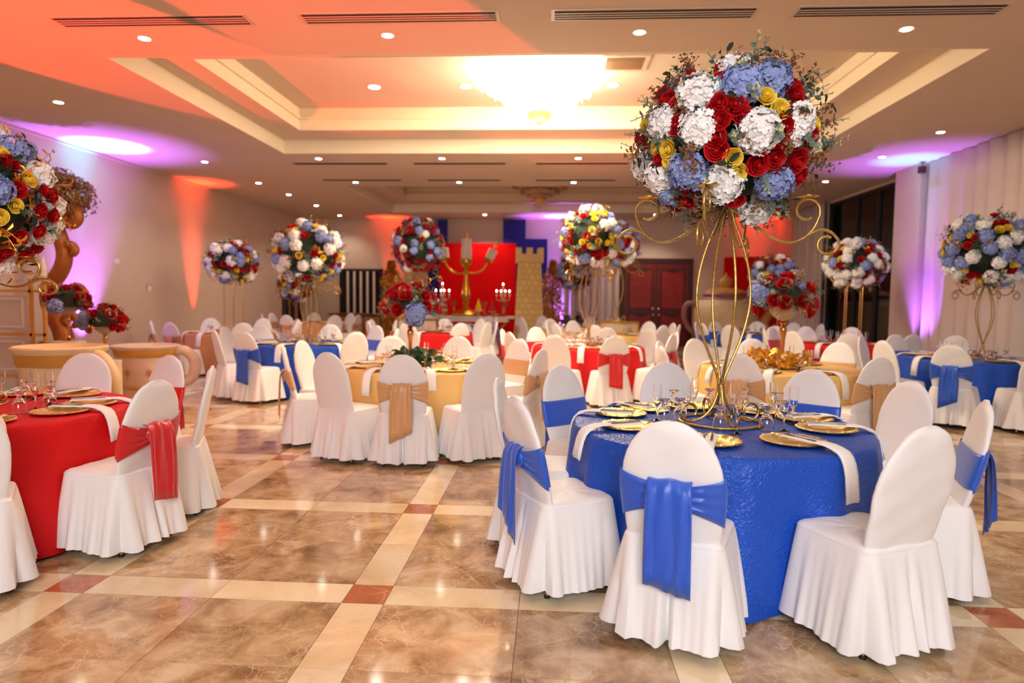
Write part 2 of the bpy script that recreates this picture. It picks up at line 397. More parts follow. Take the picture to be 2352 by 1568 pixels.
def slot_vent(x0, x1, y0, y1, n, label, group):
    t = thing('air_slot_vent', label, 'vent', ((x0 + x1) / 2, (y0 + y1) / 2, H), 0, group)
    w_, d_ = (x1 - x0) / 2, (y1 - y0) / 2
    MB().box(-w_, w_, -d_, d_, -0.008, 0.0).obj('slot_backing', M['vdark'], t, False)
    f = MB().box(-w_ - 0.03, w_ + 0.03, -d_ - 0.025, -d_, -0.006, 0).box(-w_ - 0.03, w_ + 0.03, d_, d_ + 0.025, -0.006, 0).box(-w_ - 0.03, -w_, -d_, d_, -0.006, 0).box(w_, w_ + 0.03, -d_, d_, -0.006, 0)
    f.obj('vent_frame', M['vent'], t, False)
    me = MB().box(-w_, w_, -0.008, 0.008, -0.011, -0.004).mesh('slat', M['vent'] if n > 2 else M['vdark'], False)
    for k in range(n): link('slat', me, t, (0, -d_ + 2 * d_ * (k + 1) / (n + 1), 0))
for x0, x1 in ((-4.58, -2.8), (-2.26, -0.52), (0.0, 1.73), (2.1, 3.8)):
    slot_vent(x0, x1, 5.93, 6.11, 3, 'long linear air slot vent beside the nearest downlights', 'linear vents before the lit tray')
for x0, x1 in ((-4.9, -3.12), (-2.6, -0.88), (-0.3, 1.4), (2.0, 3.7)):
    slot_vent(x0, x1, 12.38, 12.52, 2, 'long narrow air slot vent just behind the lit tray', 'linear vents behind the lit tray')
for x0, x1 in ((-4.95, -3.25), (-2.66, -1.1), (-0.35, 1.33)):
    slot_vent(x0, x1, 14.12, 14.26, 2, 'long narrow air slot vent at the edge of the second tray', 'linear vents before the second tray')
t = thing('return_air_grille', 'rectangular slatted return air grille beside the lit chandelier', 'vent', (0.93, 8.95, H + 0.6))
MB().box(-0.25, 0.25, -0.23, 0.23, -0.004, 0).obj('grille_backing', M['vdark'], t, False)
MB().box(-0.31, 0.31, -0.29, -0.23, -0.02, 0).box(-0.31, 0.31, 0.23, 0.29, -0.02, 0).box(-0.31, -0.25, -0.23, 0.23, -0.02, 0).box(0.25, 0.31, -0.23, 0.23, -0.02, 0).obj('grille_frame', M['vent'], t, False)
me = MB().box(-0.005, 0.005, -0.23, 0.23, -0.018, -0.004).mesh('slat', mat('tan_slat', lin(170, 130, 90), 0.5, var=0.1), False)
for k in range(20): link('slat', me, t, (-0.238 + k * 0.025, 0, 0))

def chandelier(x, y, lit, label):
    z0 = H + 0.6
    t = thing('chandelier', label, 'chandelier', (x, y, z0))
    cm = M['hot'] if lit else M['tan']
    MB().lathe([(0.001, 0), (0.5, 0), (0.52, -0.03), (0.4, -0.06), (0.001, -0.06)], 32).obj('ceiling_plate', M['gold'], t)
    rnd = random.Random(3)
    for k, (r, zt, ln, n) in enumerate(((0.80, -0.03, 0.16, 64), (0.66, -0.16, 0.15, 52), (0.46, -0.30, 0.14, 36), (0.28, -0.42, 0.12, 24))):
        mb = MB()
        for q in range(n):
            a = 2 * PI * q / n
            l = ln * rnd.uniform(0.85, 1.15)
            Mx = Matrix.Translation((r * cos(a), r * sin(a), zt)) @ Matrix.Rotation(a, 4, 'Z') @ Matrix.Rotation(-0.45, 4, 'Y')
            mb.add([(0, -0.028, 0), (0.02, 0, 0), (0, 0.028, 0), (-0.02, 0, 0), (0, -0.032, -l * 0.7), (0.022, 0, -l * 0.7), (0, 0.032, -l * 0.7), (-0.022, 0, -l * 0.7), (0, 0, -l)],
                   [(0, 1, 5, 4), (1, 2, 6, 5), (2, 3, 7, 6), (3, 0, 4, 7), (4, 5, 8), (5, 6, 8), (6, 7, 8), (7, 4, 8), (3, 2, 1, 0)], Mx)
        mb.lathe([(r - 0.02, zt), (r - 0.16, zt - ln), (r - 0.18, zt - ln)], 40)
        tag(mb.obj('crystal_tier', cm, t, False), kind='stuff')
    MB().lathe([(0.001, -0.52), (0.15, -0.53), (0.17, -0.57), (0.155, -0.62), (0.1, -0.67), (0.03, -0.70), (0.001, -0.70)], 28).obj('finial_bowl', M['bowl'], t)
    MB().lathe([(0.001, -0.695), (0.04, -0.70), (0.035, -0.725), (0.012, -0.74), (0.001, -0.765)], 14).obj('finial', M['bowl'], t)
chandelier(-0.19, 9.25, True, 'blazing tiered crystal chandelier in the front tray ceiling')
chandelier(-0.31, 17.2, False, 'unlit tan tiered crystal chandelier in the far tray ceiling')

# ------------------------------------------------------------------ uplights that wash the walls in colour
PURPLE, CYAN, REDL = (0.40, 0.13, 1.0), (0.04, 0.62, 1.0), (1.0, 0.05, 0.025)
def uplight(x, y, aim, colors, label, out=(0.28, 0)):
    d = Vector(aim) - Vector((x, y, 0.16))
    t = thing('led_uplight', label, 'uplight', (x, y, 0), 0, 'coloured uplights on the floor along the walls')
    q = d.to_track_quat('Z', 'Y')
    R4 = Matrix.Translation((0, 0, 0.13)) @ q.to_matrix().to_4x4()
    MB().lathe([(0.001, -0.07), (0.06, -0.07), (0.075, -0.02), (0.075, 0.05), (0.066, 0.05), (0.066, 0.0), (0.001, 0.0)], 18, R4).obj('can', M['black'], t)
    MB().tube([(-0.085, 0, 0.13), (-0.085, 0, 0.01), (0.085, 0, 0.01), (0.085, 0, 0.13)], 0.008, 6).obj('yoke', M['black'], t)
    for c, e, size, bl in colors:
        am = Vector(aim) + (Vector((out[0], out[1], 0)) if c == CYAN else Vector((0, 0, 0)))
        light('SPOT', 'uplight_lamp', Vector((x, y, 0.13)) + d.normalized() * 0.06, e, c, am, spot_size=rad(size), spot_blend=bl, shadow_soft_size=0.03)
purp = [(PURPLE, 1200, 60, 1.0), (CYAN, 2600, 23, 0.9)]
redl = [(REDL, 1300, 27, 0.9), ((1.0, 0.3, 0.04), 300, 14, 0.8)]
uplight(-7.74, 10.9, (-7.86, 10.95, 4), purp, 'purple LED uplight at the wall beside the gilded scroll')
uplight(-7.82, 14.5, (-7.92, 14.5, 4), redl, 'red LED uplight at the wall behind the peach table')
uplight(-7.80, 18.0, (-7.88, 18.0, 4), purp, 'purple LED uplight at the wall near the far corner')
uplight(-5.1, 20.98, (-5.1, 20.95, 4), redl, 'red LED uplight at the back wall behind the gilded tree')
uplight(0.3, 20.95, (0.3, 20.7, 4), [(PURPLE, 1500, 50, 0.9), (CYAN, 900, 22, 0.8)], 'purple LED uplight at the back wall beside the castle tower', (0, -0.25))
uplight(6.3, 20.95, (6.3, 20.9, 4), redl, 'red LED uplight at the back wall behind the teapot')
uplight(6.35, 12.15, (6.5, 12.2, 4), [(PURPLE, 600, 56, 0.9), (CYAN, 700, 22, 0.9)], 'purple LED uplight at the pillar by the drapes', (-0.2, 0))
# two red stage spots behind the camera throw streaks over the ceiling
def stage_spot(loc, aim, e, size, label):
    t = thing('stage_spot', label, 'stage light', (loc[0], loc[1], 0))
    d = (Vector(aim) - Vector(loc))
    R4 = Matrix.Translation((0, 0, loc[2])) @ d.to_track_quat('Z', 'Y').to_matrix().to_4x4()
    MB().lathe([(0.001, -0.2), (0.09, -0.2), (0.11, -0.1), (0.11, 0.1), (0.1, 0.1), (0.1, -0.02), (0.001, -0.02)], 20, R4).obj('lamp_head', M['black'], t)
    MB().lathe([(0.001, 0), (0.18, 0), (0.18, 0.03), (0.03, 0.05), (0.02, loc[2] - 0.08)], 20).obj('lamp_stand', M['black'], t)
    light('SPOT', 'stage_spot_lamp', Vector(loc) + d.normalized() * 0.12, e, (1.0, 0.07, 0.03), aim, spot_size=rad(size), spot_blend=0.12, shadow_soft_size=0.02)
stage_spot((-7.4, 0.6, 1.1), (-5.0, 5.9, 4.0), 3600, 24, 'black stage spot with a red beam behind the red table')
stage_spot((-5.6, -2.6, 1.1), (-1.75, 6.6, 4.1), 5200, 15, 'black stage spot with a narrow red beam on the open floor')

# ------------------------------------------------------------------ window, curtains, doors
t = struct('window_1', MB().box(XR + 0.04, XR + 0.14, WY0, WY0 + 0.1, 0, 3.95).box(XR + 0.04, XR + 0.14, WY1 - 0.1, WY1, 0, 3.95).box(XR + 0.04, XR + 0.14, WY0, WY1, 3.87, 3.95).box(XR + 0.04, XR + 0.14, WY0, WY1, 0, 0.08), M['frame'])
ys = [WY0 + 0.1, 13.75, 14.85, 15.85, WY1 - 0.1]
for k in range(4):
    y0, y1 = ys[k], ys[k + 1]
    MB().box(XR + 0.085, XR + 0.095, y0, y1, 0.08, 2.2).obj('pane', M['pane'], t, False)
    MB().box(XR + 0.085, XR + 0.095, y0, y1, 2.28, 3.87).obj('pane', M['pane'], t, False)
    if k: MB().box(XR + 0.04, XR + 0.14, y0 - 0.05, y0 + 0.05, 0.08, 3.87).obj('mullion', M['frame'], t, False)
MB().box(XR + 0.04, XR + 0.14, WY0 + 0.1, WY1 - 0.1, 2.2, 2.28).obj('transom', M['frame'], t, False)

def curtain(x, y0, y1, z1, amp, wl, label, seed, along='y', z0=0.02, group=None):
    rnd = random.Random(seed); P = []
    L_ = y1 - y0; n = max(12, int(L_ / wl * 12))
    ph = [rnd.uniform(0, 6.28) for _ in range(3)]
    for i in range(n + 1):
        s_ = i / n * L_; row = []
        for j in range(9):
            v = j / 8
            a = amp * (0.55 + 0.45 * (1 - v)) * (sin(2 * PI * s_ / wl + 0.8 * sin(s_ * 1.7 + ph[0])) + 0.45 * sin(2 * PI * s_ / wl * 0.43 + ph[1] + 0.6 * v))
            z = z0 + (z1 - z0) * v
            row.append((x + a, y0 + s_, z) if along == 'y' else (y0 + s_, x + a, z))
        P.append(row)
    o = MB().grid(P).obj('curtain', M['drape'])
    solid(o, 0.006)
    return tag(o, label, 'curtain', group)
curtain(6.72, 4.2, 12.3, 3.99, 0.055, 0.36, 'long white pleated drape with purple light beside the pillar', 1)
curtain(6.86, 17.2, 19.2, 3.98, 0.05, 0.3, 'white gathered curtain between the dark window and the back corner', 2)
curtain(6.9, 13.32, 13.62, 3.93, 0.03, 0.14, 'narrow white curtain drawn against the pillar edge of the window', 3)
curtain(20.98, 0.3, 2.15, 3.0, 0.04, 0.22, 'white curtain lit cyan and purple beside the wooden double door', 4, 'x')
MB().cbox((6.6, 12.36, 3.86), (0.1, 0.1, 0.12)).obj('alarm_box', mat('dark_red_plastic', lin(90, 20, 24), 0.5, var=0.1), None, False)
tag(bpy.data.objects['alarm_box'], 'small red alarm box high on the pillar by the drapes', 'alarm')

# double door
def door_leaf(x0, x1, parent, knobx):
    o = MB().box(x0, x1, 21.08, 21.14, 0.01, 2.62).obj('door_leaf', M['wood'], parent, False)
    wd = x1 - x0
    for z0, z1 in ((0.22, 1.02), (1.22, 2.42)):
        f = MB()
        f.box(x0 + 0.16, x1 - 0.16, 21.055, 21.08, z0, z1)
        f.obj('door_panel', mat('red_mahogany_panel', lin(134, 22, 14), 0.35, var=0.2, vscale=5), o, False)
        b_ = MB().box(x0 + 0.12, x0 + 0.16, 21.045, 21.08, z0 - 0.04, z1 + 0.04).box(x1 - 0.16, x1 - 0.12, 21.045, 21.08, z0 - 0.04, z1 + 0.04)
        b_.box(x0 + 0.16, x1 - 0.16, 21.045, 21.08, z0 - 0.04, z0)
        n = 10
        for k in range(n):
            xa, xb = x0 + 0.16 + (wd - 0.32) * k / n, x0 + 0.16 + (wd - 0.32) * (k + 1) / n
            h_ = 0.09 * (0.5 - 0.5 * cos(2 * PI * (k + 0.5) / n))
            b_.box(xa, xb, 21.045, 21.08, z1 - h_, z1 + 0.04)
        b_.obj('panel_moulding', M['wooddark'], o, False)
    Mx = Matrix.Translation((knobx, 21.08, 1.0)) @ Matrix.Rotation(PI / 2, 4, 'X')
    MB().lathe([(0.001, 0), (0.03, 0), (0.014, 0.02), (0.014, 0.04), (0.036, 0.06), (0.026, 0.085), (0.001, 0.09)], 14, Mx).obj('door_knob', M['steel'], o)
    Mx = Matrix.Translation((knobx, 21.08, 1.2)) @ Matrix.Rotation(PI / 2, 4, 'X')
    MB().lathe([(0.001, 0), (0.032, 0), (0.032, 0.015), (0.001, 0.02)], 14, Mx).obj('lock', M['steel'], o)
d1 = struct('door_1', MB().box(2.2, 2.34, 21.05, 21.2, 0, 2.78).box(4.32, 4.46, 21.05, 21.2, 0, 2.78).box(2.34, 4.32, 21.05, 21.2, 2.64, 2.78), M['wooddark'])
door_leaf(2.34, 3.325, d1, 3.24); door_leaf(3.335, 4.32, d1, 3.42)
d2 = struct('door_2', MB().box(XL, XL + 0.05, 19.45, 19.57, 0, 2.0).box(XL, XL + 0.05, 20.83, 20.95, 0, 2.0).box(XL, XL + 0.05, 19.57, 20.83, 1.88, 2.0), M['wooddark'])
for k in range(4): MB().box(XL, XL + 0.03, 19.57 + k * 0.315 + 0.004, 19.57 + (k + 1) * 0.315 - 0.004, 0.01, 1.88).obj('door_board', M['void'], d2, False)
# barred opening in the back wall
w2 = struct('window_2', MB().box(-6.86, -6.78, 21.13, 21.2, 0.86, 2.38).box(-5.52, -5.44, 21.13, 21.2, 0.86, 2.38).box(-6.86, -5.44, 21.13, 21.2, 2.3, 2.38).box(-6.86, -5.44, 21.13, 21.2, 0.86, 0.94), M['frame'])
MB().box(-6.78, -5.52, 21.17, 21.19, 0.94, 2.3).obj('pane', M['void'], w2, False)
me = MB().box(-0.035, 0.035, -0.02, 0.02, 0, 1.36).mesh('bar', M['white'], False)
for k in range(5): link('bar', me, w2, (-6.57 + k * 0.215, 21.1, 0.94))
# blank wall fittings on the left wall
t = thing('wall_socket_plate', 'small white socket plate on the bare wall beside the red light beam', 'wall plate', (XL, 12.85, 1.62))
MB().box(0, 0.012, -0.09, 0.09, -0.06, 0.06).obj('plate', M['white'], t, False)
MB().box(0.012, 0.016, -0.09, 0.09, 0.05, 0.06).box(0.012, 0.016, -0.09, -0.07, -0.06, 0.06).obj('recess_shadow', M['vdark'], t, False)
t = thing('thermostat', 'tiny beige wall thermostat on the bare wall', 'thermostat', (XL, 11.9, 2.1))
MB().box(0, 0.02, -0.05, 0.05, -0.05, 0.05).obj('body', M['plinth'], t, False)
MB().lathe([(0.001, 0.028), (0.02, 0.026), (0.022, 0.02)], 12, Matrix.Rotation(PI / 2, 4, 'Y')).obj('dial', M['white'], t)

# ------------------------------------------------------------------ covered banquet chair (faces +Y, origin on the floor under the top of its back)
def cW(z): return 0.197 + 0.021 * sin(min(1, max(0, (z - 0.46) / 0.25)) * PI / 2) if z < 0.71 else 0.218 * math.sqrt(max(0.0, 1 - ((z - 0.71) / 0.292) ** 2))
def cT(z): return 0.030 - 0.008 * (z - 0.46) / 0.54
def cY(z): return 0.115 * (1 - (z - 0.46) / 0.54) ** 1.15 if z < 1 else 0.0
def se(a, p): return math.copysign(abs(a) ** p, a)
def back_mesh(seed, belly=0.0):
    rnd = random.Random(seed); ph = [rnd.uniform(0, 6.28) for _ in range(6)]
    zs = [0.455 + 0.255 * k / 9 for k in range(10)] + [0.71 + 0.29 * sin(rad(a)) for a in (10, 20, 30, 40, 50, 58, 66, 73, 79, 84, 87.5)]
    R = []
    for z in zs:
        w_, t_, y_ = cW(z), cT(z), cY(z)
        if z > 0.97: t_ *= max(0.45, (1.0035 - z) / 0.034)
        ring = []
        for k in range(40):
            u = 2 * PI * k / 40
            x = w_ * se(cos(u), 0.7); y = t_ * se(sin(u), 0.7)
            wr = 0.0028 * sin(26 * x + 17 * z + ph[0]) + 0.002 * sin(41 * z - 22 * x + ph[1])
            ring.append((x * (1 + 0.012 * sin(9 * z + ph[2])), y_ + y + wr + belly * (1 if y < 0 else 0), z))
        R.append(ring)
    return MB().rings(R, cap1=True).mesh('back_cover', M['cover'])
def perim(n=168):
    x1, y0, y1, r = 0.208, 0.078, 0.482, 0.045
    segs = []
    def line(a, b): segs.append(('l', a, b, math.dist(a, b)))
    def arc(c, a0): segs.append(('a', c, a0, r * PI / 2))
    line((-x1 + r, y0), (x1 - r, y0)); arc((x1 - r, y0 + r), -PI / 2); line((x1, y0 + r), (x1, y1 - r)); arc((x1 - r, y1 - r), 0)
    line((x1 - r, y1), (-x1 + r, y1)); arc((-x1 + r, y1 - r), PI / 2); line((-x1, y1 - r), (-x1, y0 + r)); arc((-x1 + r, y0 + r), PI)
    Lt = sum(s_[3] for s_ in segs); out = []
    for k in range(n):
        d = Lt * k / n
        for s_ in segs:
            if d <= s_[3] + 1e-9: break
            d -= s_[3]
        if s_[0] == 'l':
            (ax, ay), (bx, by) = s_[1], s_[2]; q = d / s_[3]; tx_, ty_ = (bx - ax) / s_[3], (by - ay) / s_[3]
            out.append((ax + (bx - ax) * q, ay + (by - ay) * q, ty_, -tx_, Lt * k / n))
        else:
            a = s_[2] + d / r; out.append((s_[1][0] + r * cos(a), s_[1][1] + r * sin(a), cos(a), sin(a), Lt * k / n))
    return out, Lt
PER, PL = perim()
def skirt_mesh(seed):
    rnd = random.Random(seed)
    wRear = 2 * (0.208 - 0.045); c0 = 0.045 * PI / 4
    notch = [wRear / 2 + rnd.uniform(-0.01, 0.01), wRear + c0, PL - c0]
    side = 0.482 - 0.078 - 0.09
    fc = [wRear + 2 * c0 + side + c0, PL - 2 * c0 - side - c0]
    ph = [rnd.uniform(0, 6.28) for _ in range(5)]
    R = []
    rows = [0, 0.04, 0.1, 0.2, 0.32, 0.45, 0.6, 0.75, 0.88, 0.96, 1.0]
    for v in rows:
        ring = []
        for (x, y, nx, ny, s_) in PER:
            fl_ = 0.008 + v ** 0.85 * (0.022 + 0.026 * (1 - ny) + 0.024 * abs(nx))
            f_ = 0.0
            for c in notch:
                d = min(abs(s_ - c), PL - abs(s_ - c))
                f_ += -0.062 * math.exp(-(d / 0.012) ** 2) + 0.026 * math.exp(-((d - 0.036) / 0.02) ** 2)
            for c in fc:
                d = min(abs(s_ - c), PL - abs(s_ - c)); f_ += 0.022 * math.exp(-(d / 0.03) ** 2) - 0.02 * math.exp(-((d - 0.07) / 0.02) ** 2)
            f_ += 0.010 * sin(2 * PI * s_ / 0.19 + ph[0] + 1.2 * sin(s_ * 7 + ph[1])) + 0.004 * sin(2 * PI * s_ / 0.05 + ph[2])
            k = fl_ + f_ * v ** 0.7 * (0.25 + 0.75 * v)
            z = 0.458 - 0.408 * v + (0.006 * sin(s_ * 11 + ph[3]) if v > 0.9 else 0)
            ring.append((x + nx * k, y + ny * k, z))
        R.append(ring)
    return MB().rings(R).mesh('skirt', M['cover'])
def seat_mesh():
    R = []
    cx, cy = 0, 0.29
    for q, z in ((1.03, 0.452), (1.035, 0.462), (1.0, 0.474), (0.93, 0.482), (0.75, 0.486), (0.5, 0.486), (0.2, 0.484), (0.02, 0.484)):
        R.append([(cx + (x - cx) * q, cy + (y - cy) * q, z + 0.0015 * sin(x * 40) * cos(y * 33)) for (x, y, *_) in PER[::2]])
    return MB().rings(R, cap1=True).mesh('seat_cover', M['cover'])
leg_me = MB().tube([(0, 0, 0.012), (0, 0, 0.3)], 0.0125, 10).mesh('leg', M['brass'])
cap_me = MB().lathe([(0.001, 0), (0.015, 0), (0.016, 0.014), (0.013, 0.018), (0.001, 0.018)], 10).mesh('foot_cap', M['black'])
BACKS = [back_mesh(k) for k in range(3)]; SKIRTS = [skirt_mesh(10 + k) for k in range(4)]; SEAT = seat_mesh()
def sash_meshes(color, seed):
    rnd = random.Random(seed); ph = rnd.uniform(0, 6.28)
    P = []
    n = 72
    for k in range(n + 1):
        u = 2 * PI * k / n
        sx = se(cos(u), 0.7); rear = sin(u) < 0
        c = (1 - abs(sx)) if rear else 0
        c = c ** 0.7
        zl, zh = (0.555 if rear else 0.575) + 0.085 * c, (0.775 if rear else 0.755) - 0.06 * c
        row = []
        for j in range(11):
            v = j / 10; z = zl + (zh - zl) * v
            pl = (0.006 * sin(v * PI * 7 + ph + 2 * sx) * (0.3 + c)) if rear else 0.0006 * sin(v * 40)
            o_ = 0.006 + pl + (0.010 * c)
            ww, tt = cW(z) + 0.006, cT(z) + o_
            row.append((ww * sx, cY(z) + tt * se(sin(u), 0.7), z))
        P.append(row)
    band = MB().grid(P).mesh('sash', SASH[color])
    kn = []
    for i in range(13):
        a = PI * i / 12 - PI / 2; kn.append((max(0.001, cos(a)), sin(a)))
    Mx = Matrix.Translation((0, cY(0.69) - 0.05, 0.69)) @ Matrix.Diagonal((0.075, 0.026, 0.055, 1))
    knot = MB().lathe(kn, 18, Mx).mesh('knot', SASH[color])
    P = []
    bot, wdt = rnd.uniform(0.28, 0.34), rnd.uniform(0.096, 0.108)
    tp, sl = ((0.7, 0.05), (0.62, -0.07), (0.92, -0.02))[seed % 3]
    path = [(0.742, 0.02), (0.752, 0.0), (0.748, -0.022), (0.73, -0.036), (0.70, -0.044), (0.66, -0.046), (0.60, -0.048), (0.54, -0.05), (0.47, -0.052), (0.40, -0.054), (0.36, -0.054), (bot, -0.055)]
    y0 = cY(0.7) - 0.03
    for i, (z, y) in enumerate(path):
        row = []; q = i / (len(path) - 1)
        for j in range(15):
            u = j / 14 * 2 - 1
            wd = wdt * (tp + (1 - tp) * min(1, q * 1.6))
            rip = 0.013 * sin(u * 4.5 + ph) * min(1, q * 2) + 0.006 * sin(u * 9 + 5 * q + ph) + (0.006 * (1 - q) * cos(u * 9))
            row.append((u * wd + 0.01 * q * sin(ph), y0 + y - abs(rip) - (0.004 if q > 0.1 else 0), z + sl * u * max(0, q - 0.75) * 4 + 0.004 * cos(u * 5) * (1 if i < 3 else 0)))
        P.append(row)
    tail = MB().grid(P).mesh('tail', SASH[color])
    return band, knot, tail
SASHES = {c: [sash_meshes(c, 40 + k) for k in range(3)] for c in SASH}
def chair(c, ang, rho, sash, label, group, k, fine=True):
    a = rad(ang)
    t = thing('banquet_chair', label, 'chair', (c[0] + rho * cos(a), c[1] + rho * sin(a), 0), a + PI / 2, group)
    link('back_cover', BACKS[k % 3], t); link('seat_cover', SEAT, t); link('skirt', SKIRTS[k % 4], t)
    for x, y in ((-0.178, 0.108), (0.178, 0.108), (-0.17, 0.445), (0.17, 0.445)):
        l = link('leg', leg_me, t, (x, y, 0))
        if fine: link('foot_cap', cap_me, l)
    if sash:
        b, kn, ta = SASHES[sash][k % 3]
        o = link('sash', b, t); solid(o, 0.002)
        link('knot', kn, o); ta_ = link('tail', ta, o); solid(ta_, 0.003)
    return t

# ------------------------------------------------------------------ tables
TZ = 0.76
def cloth_mesh(color, seed, R=0.84):
    rnd = random.Random(seed); ph = [rnd.uniform(0, 6.28) for _ in range(4)]; nf = rnd.choice((11, 12, 13))
    n = 200; prof = [(0.002, TZ), (0.3, TZ), (0.6, TZ), (R - 0.03, TZ), (R - 0.006, TZ - 0.001), (R + 0.004, TZ - 0.006)]
    vs_, fs_ = [], []
    drops = [0.02, 0.06, 0.12, 0.2, 0.3, 0.42, 0.55, 0.68, 0.82, 0.93, 1.0]
    m = len(prof) + len(drops)
    for k in range(n):
        a = 2 * PI * k / n
        f_ = sin(nf * a + 0.9 * sin(3 * a + ph[0]) + ph[1]); f_ = 0.5 + 0.5 * f_; f_ = f_ ** 1.4
        f2 = 0.5 + 0.5 * sin(2 * nf * a + 1.7 * sin(2 * a + ph[2]))
        for r, z in prof: vs_.append((r * cos(a), r * sin(a), z))
        for v in drops:
            r = R + 0.008 + (v ** 0.5) * (0.0 + 0.10 * f_ * (0.7 + 0.3 * v) + 0.010 * f2 * v)
            vs_.append((r * cos(a), r * sin(a), TZ - 0.008 - (TZ - 0.02) * v + 0.006 * f2 * (v > 0.95)))
    for k in range(n):
        k2 = (k + 1) % n
        for j in range(m - 1): fs_.append((k * m + j, k2 * m + j, k2 * m + j + 1, k * m + j + 1))
    return MB().add(vs_, fs_).mesh('tablecloth', CLOTH[color])
top_me = MB().lathe([(0.001, TZ - 0.035), (0.82, TZ - 0.035), (0.825, TZ - 0.02), (0.82, TZ - 0.006), (0.001, TZ - 0.006)], 40).mesh('tabletop', M['woodbrown'])
tleg_me = MB().tube([(0, 0, 0.0), (0, 0, TZ - 0.035)], 0.02, 8).mesh('leg', M['black'])
# charger, napkin, cutlery, glasses
def charger_mesh():
    n = 96; R = []
    prof = [(0.001, 0.006), (0.085, 0.006), (0.098, 0.008), (0.104, 0.012), (0.112, 0.0105), (0.120, 0.014), (0.135, 0.0185), (0.148, 0.021), (0.158, 0.0215), (0.166, 0.0185), (0.162, 0.012), (0.11, 0.002), (0.001, 0.002)]
    for r, z in prof:
        ring = []
        for k in range(n):
            a = 2 * PI * k / n
            q = 1 + (0.012 * cos(24 * a) if r > 0.15 else 0)
            zz = z + (0.0035 * cos(24 * a + 40 * r) * cos(12 * a) + 0.0018 * cos(48 * a) if 0.115 < r < 0.162 and z > 0.013 else 0)
            ring.append((r * q * cos(a), r * q * sin(a), zz))
        R.append(ring)
    return MB().rings(R).mesh('charger_plate', M['charger'])
CHARGER = charger_mesh()
def napkin_mesh(hang, Rt=0.84, r0=0.50):
    path = [(r0, 0.026), (r0 + 0.002, 0.034), (r0 + 0.03, 0.036), (0.62, 0.035), (0.72, 0.036), (0.77, 0.035), (0.81, 0.026), (Rt + 0.004, 0.014), (Rt + 0.024, -0.006), (Rt + 0.04, -0.04), (Rt + 0.052, -0.09), (Rt + 0.064, -hang)]
    P = []
    for i, (r, z) in enumerate(path):
        P.append([(r - 0.0, u * 0.045 + 0.0, TZ + z + 0.002 * cos(u * 3)) for u in (-1, -0.6, -0.2, 0.2, 0.6, 1)])
    mb = MB().grid(P)
    P2 = [[(x - 0.006, y + 0.004, z - 0.004) for x, y, z in row] for row in P[6:]]
    P2[-1] = [(x, y, z - 0.008) for x, y, z in P2[-1]]
    mb.grid(P2)
    return mb.mesh('napkin', M['napkin'])
NAPS = [napkin_mesh(0.17), napkin_mesh(0.21), napkin_mesh(0.14)]
def fork_mesh():
    mb = MB().box(-0.1, 0.03, -0.004, 0.004, 0, 0.002).box(-0.1, -0.05, -0.007, 0.007, 0, 0.002).box(0.03, 0.055, -0.011, 0.011, 0.001, 0.003)
    for k in range(4): mb.box(0.055, 0.095, -0.011 + k * 0.0063, -0.0075 + k * 0.0063, 0.001, 0.003)
    return mb.mesh('fork', M['steel'], False)
def knife_mesh():
    return MB().box(-0.1, 0.0, -0.006, 0.006, 0, 0.004).add([(0, -0.006, 0.001), (0.1, -0.002, 0.001), (0.11, 0.004, 0.001), (0.0, 0.008, 0.001), (0, -0.006, 0.003), (0.1, -0.002, 0.003), (0.11, 0.004, 0.003), (0.0, 0.008, 0.003)],
        [(0, 3, 2, 1), (4, 5, 6, 7), (0, 1, 5, 4), (1, 2, 6, 5), (2, 3, 7, 6), (3, 0, 4, 7)]).mesh('knife', M['steel'], False)
FORK, KNIFE = fork_mesh(), knife_mesh()
FLUTE = MB().lathe([(0.001, 0.0), (0.032, 0.0), (0.033, 0.002), (0.012, 0.006), (0.0045, 0.014), (0.0042, 0.075), (0.008, 0.088), (0.019, 0.115), (0.0255, 0.15), (0.0265, 0.18), (0.0245, 0.225), (0.0233, 0.225), (0.0252, 0.18), (0.0242, 0.15), (0.0175, 0.117), (0.006, 0.094), (0.001, 0.091)], 20).mesh('champagne_flute', M['glass'])
GOBLET = MB().lathe([(0.001, 0.095), (0.008, 0.094), (0.024, 0.081), (0.034, 0.058), (0.039, 0.03), (0.0415, 0.001), (0.043, 0.0), (0.0435, 0.004), (0.041, 0.03), (0.036, 0.06), (0.026, 0.085), (0.013, 0.098), (0.011, 0.108), (0.014, 0.116), (0.03, 0.126), (0.034, 0.132), (0.033, 0.135), (0.001, 0.137)], 20).mesh('water_goblet', M['glass'])

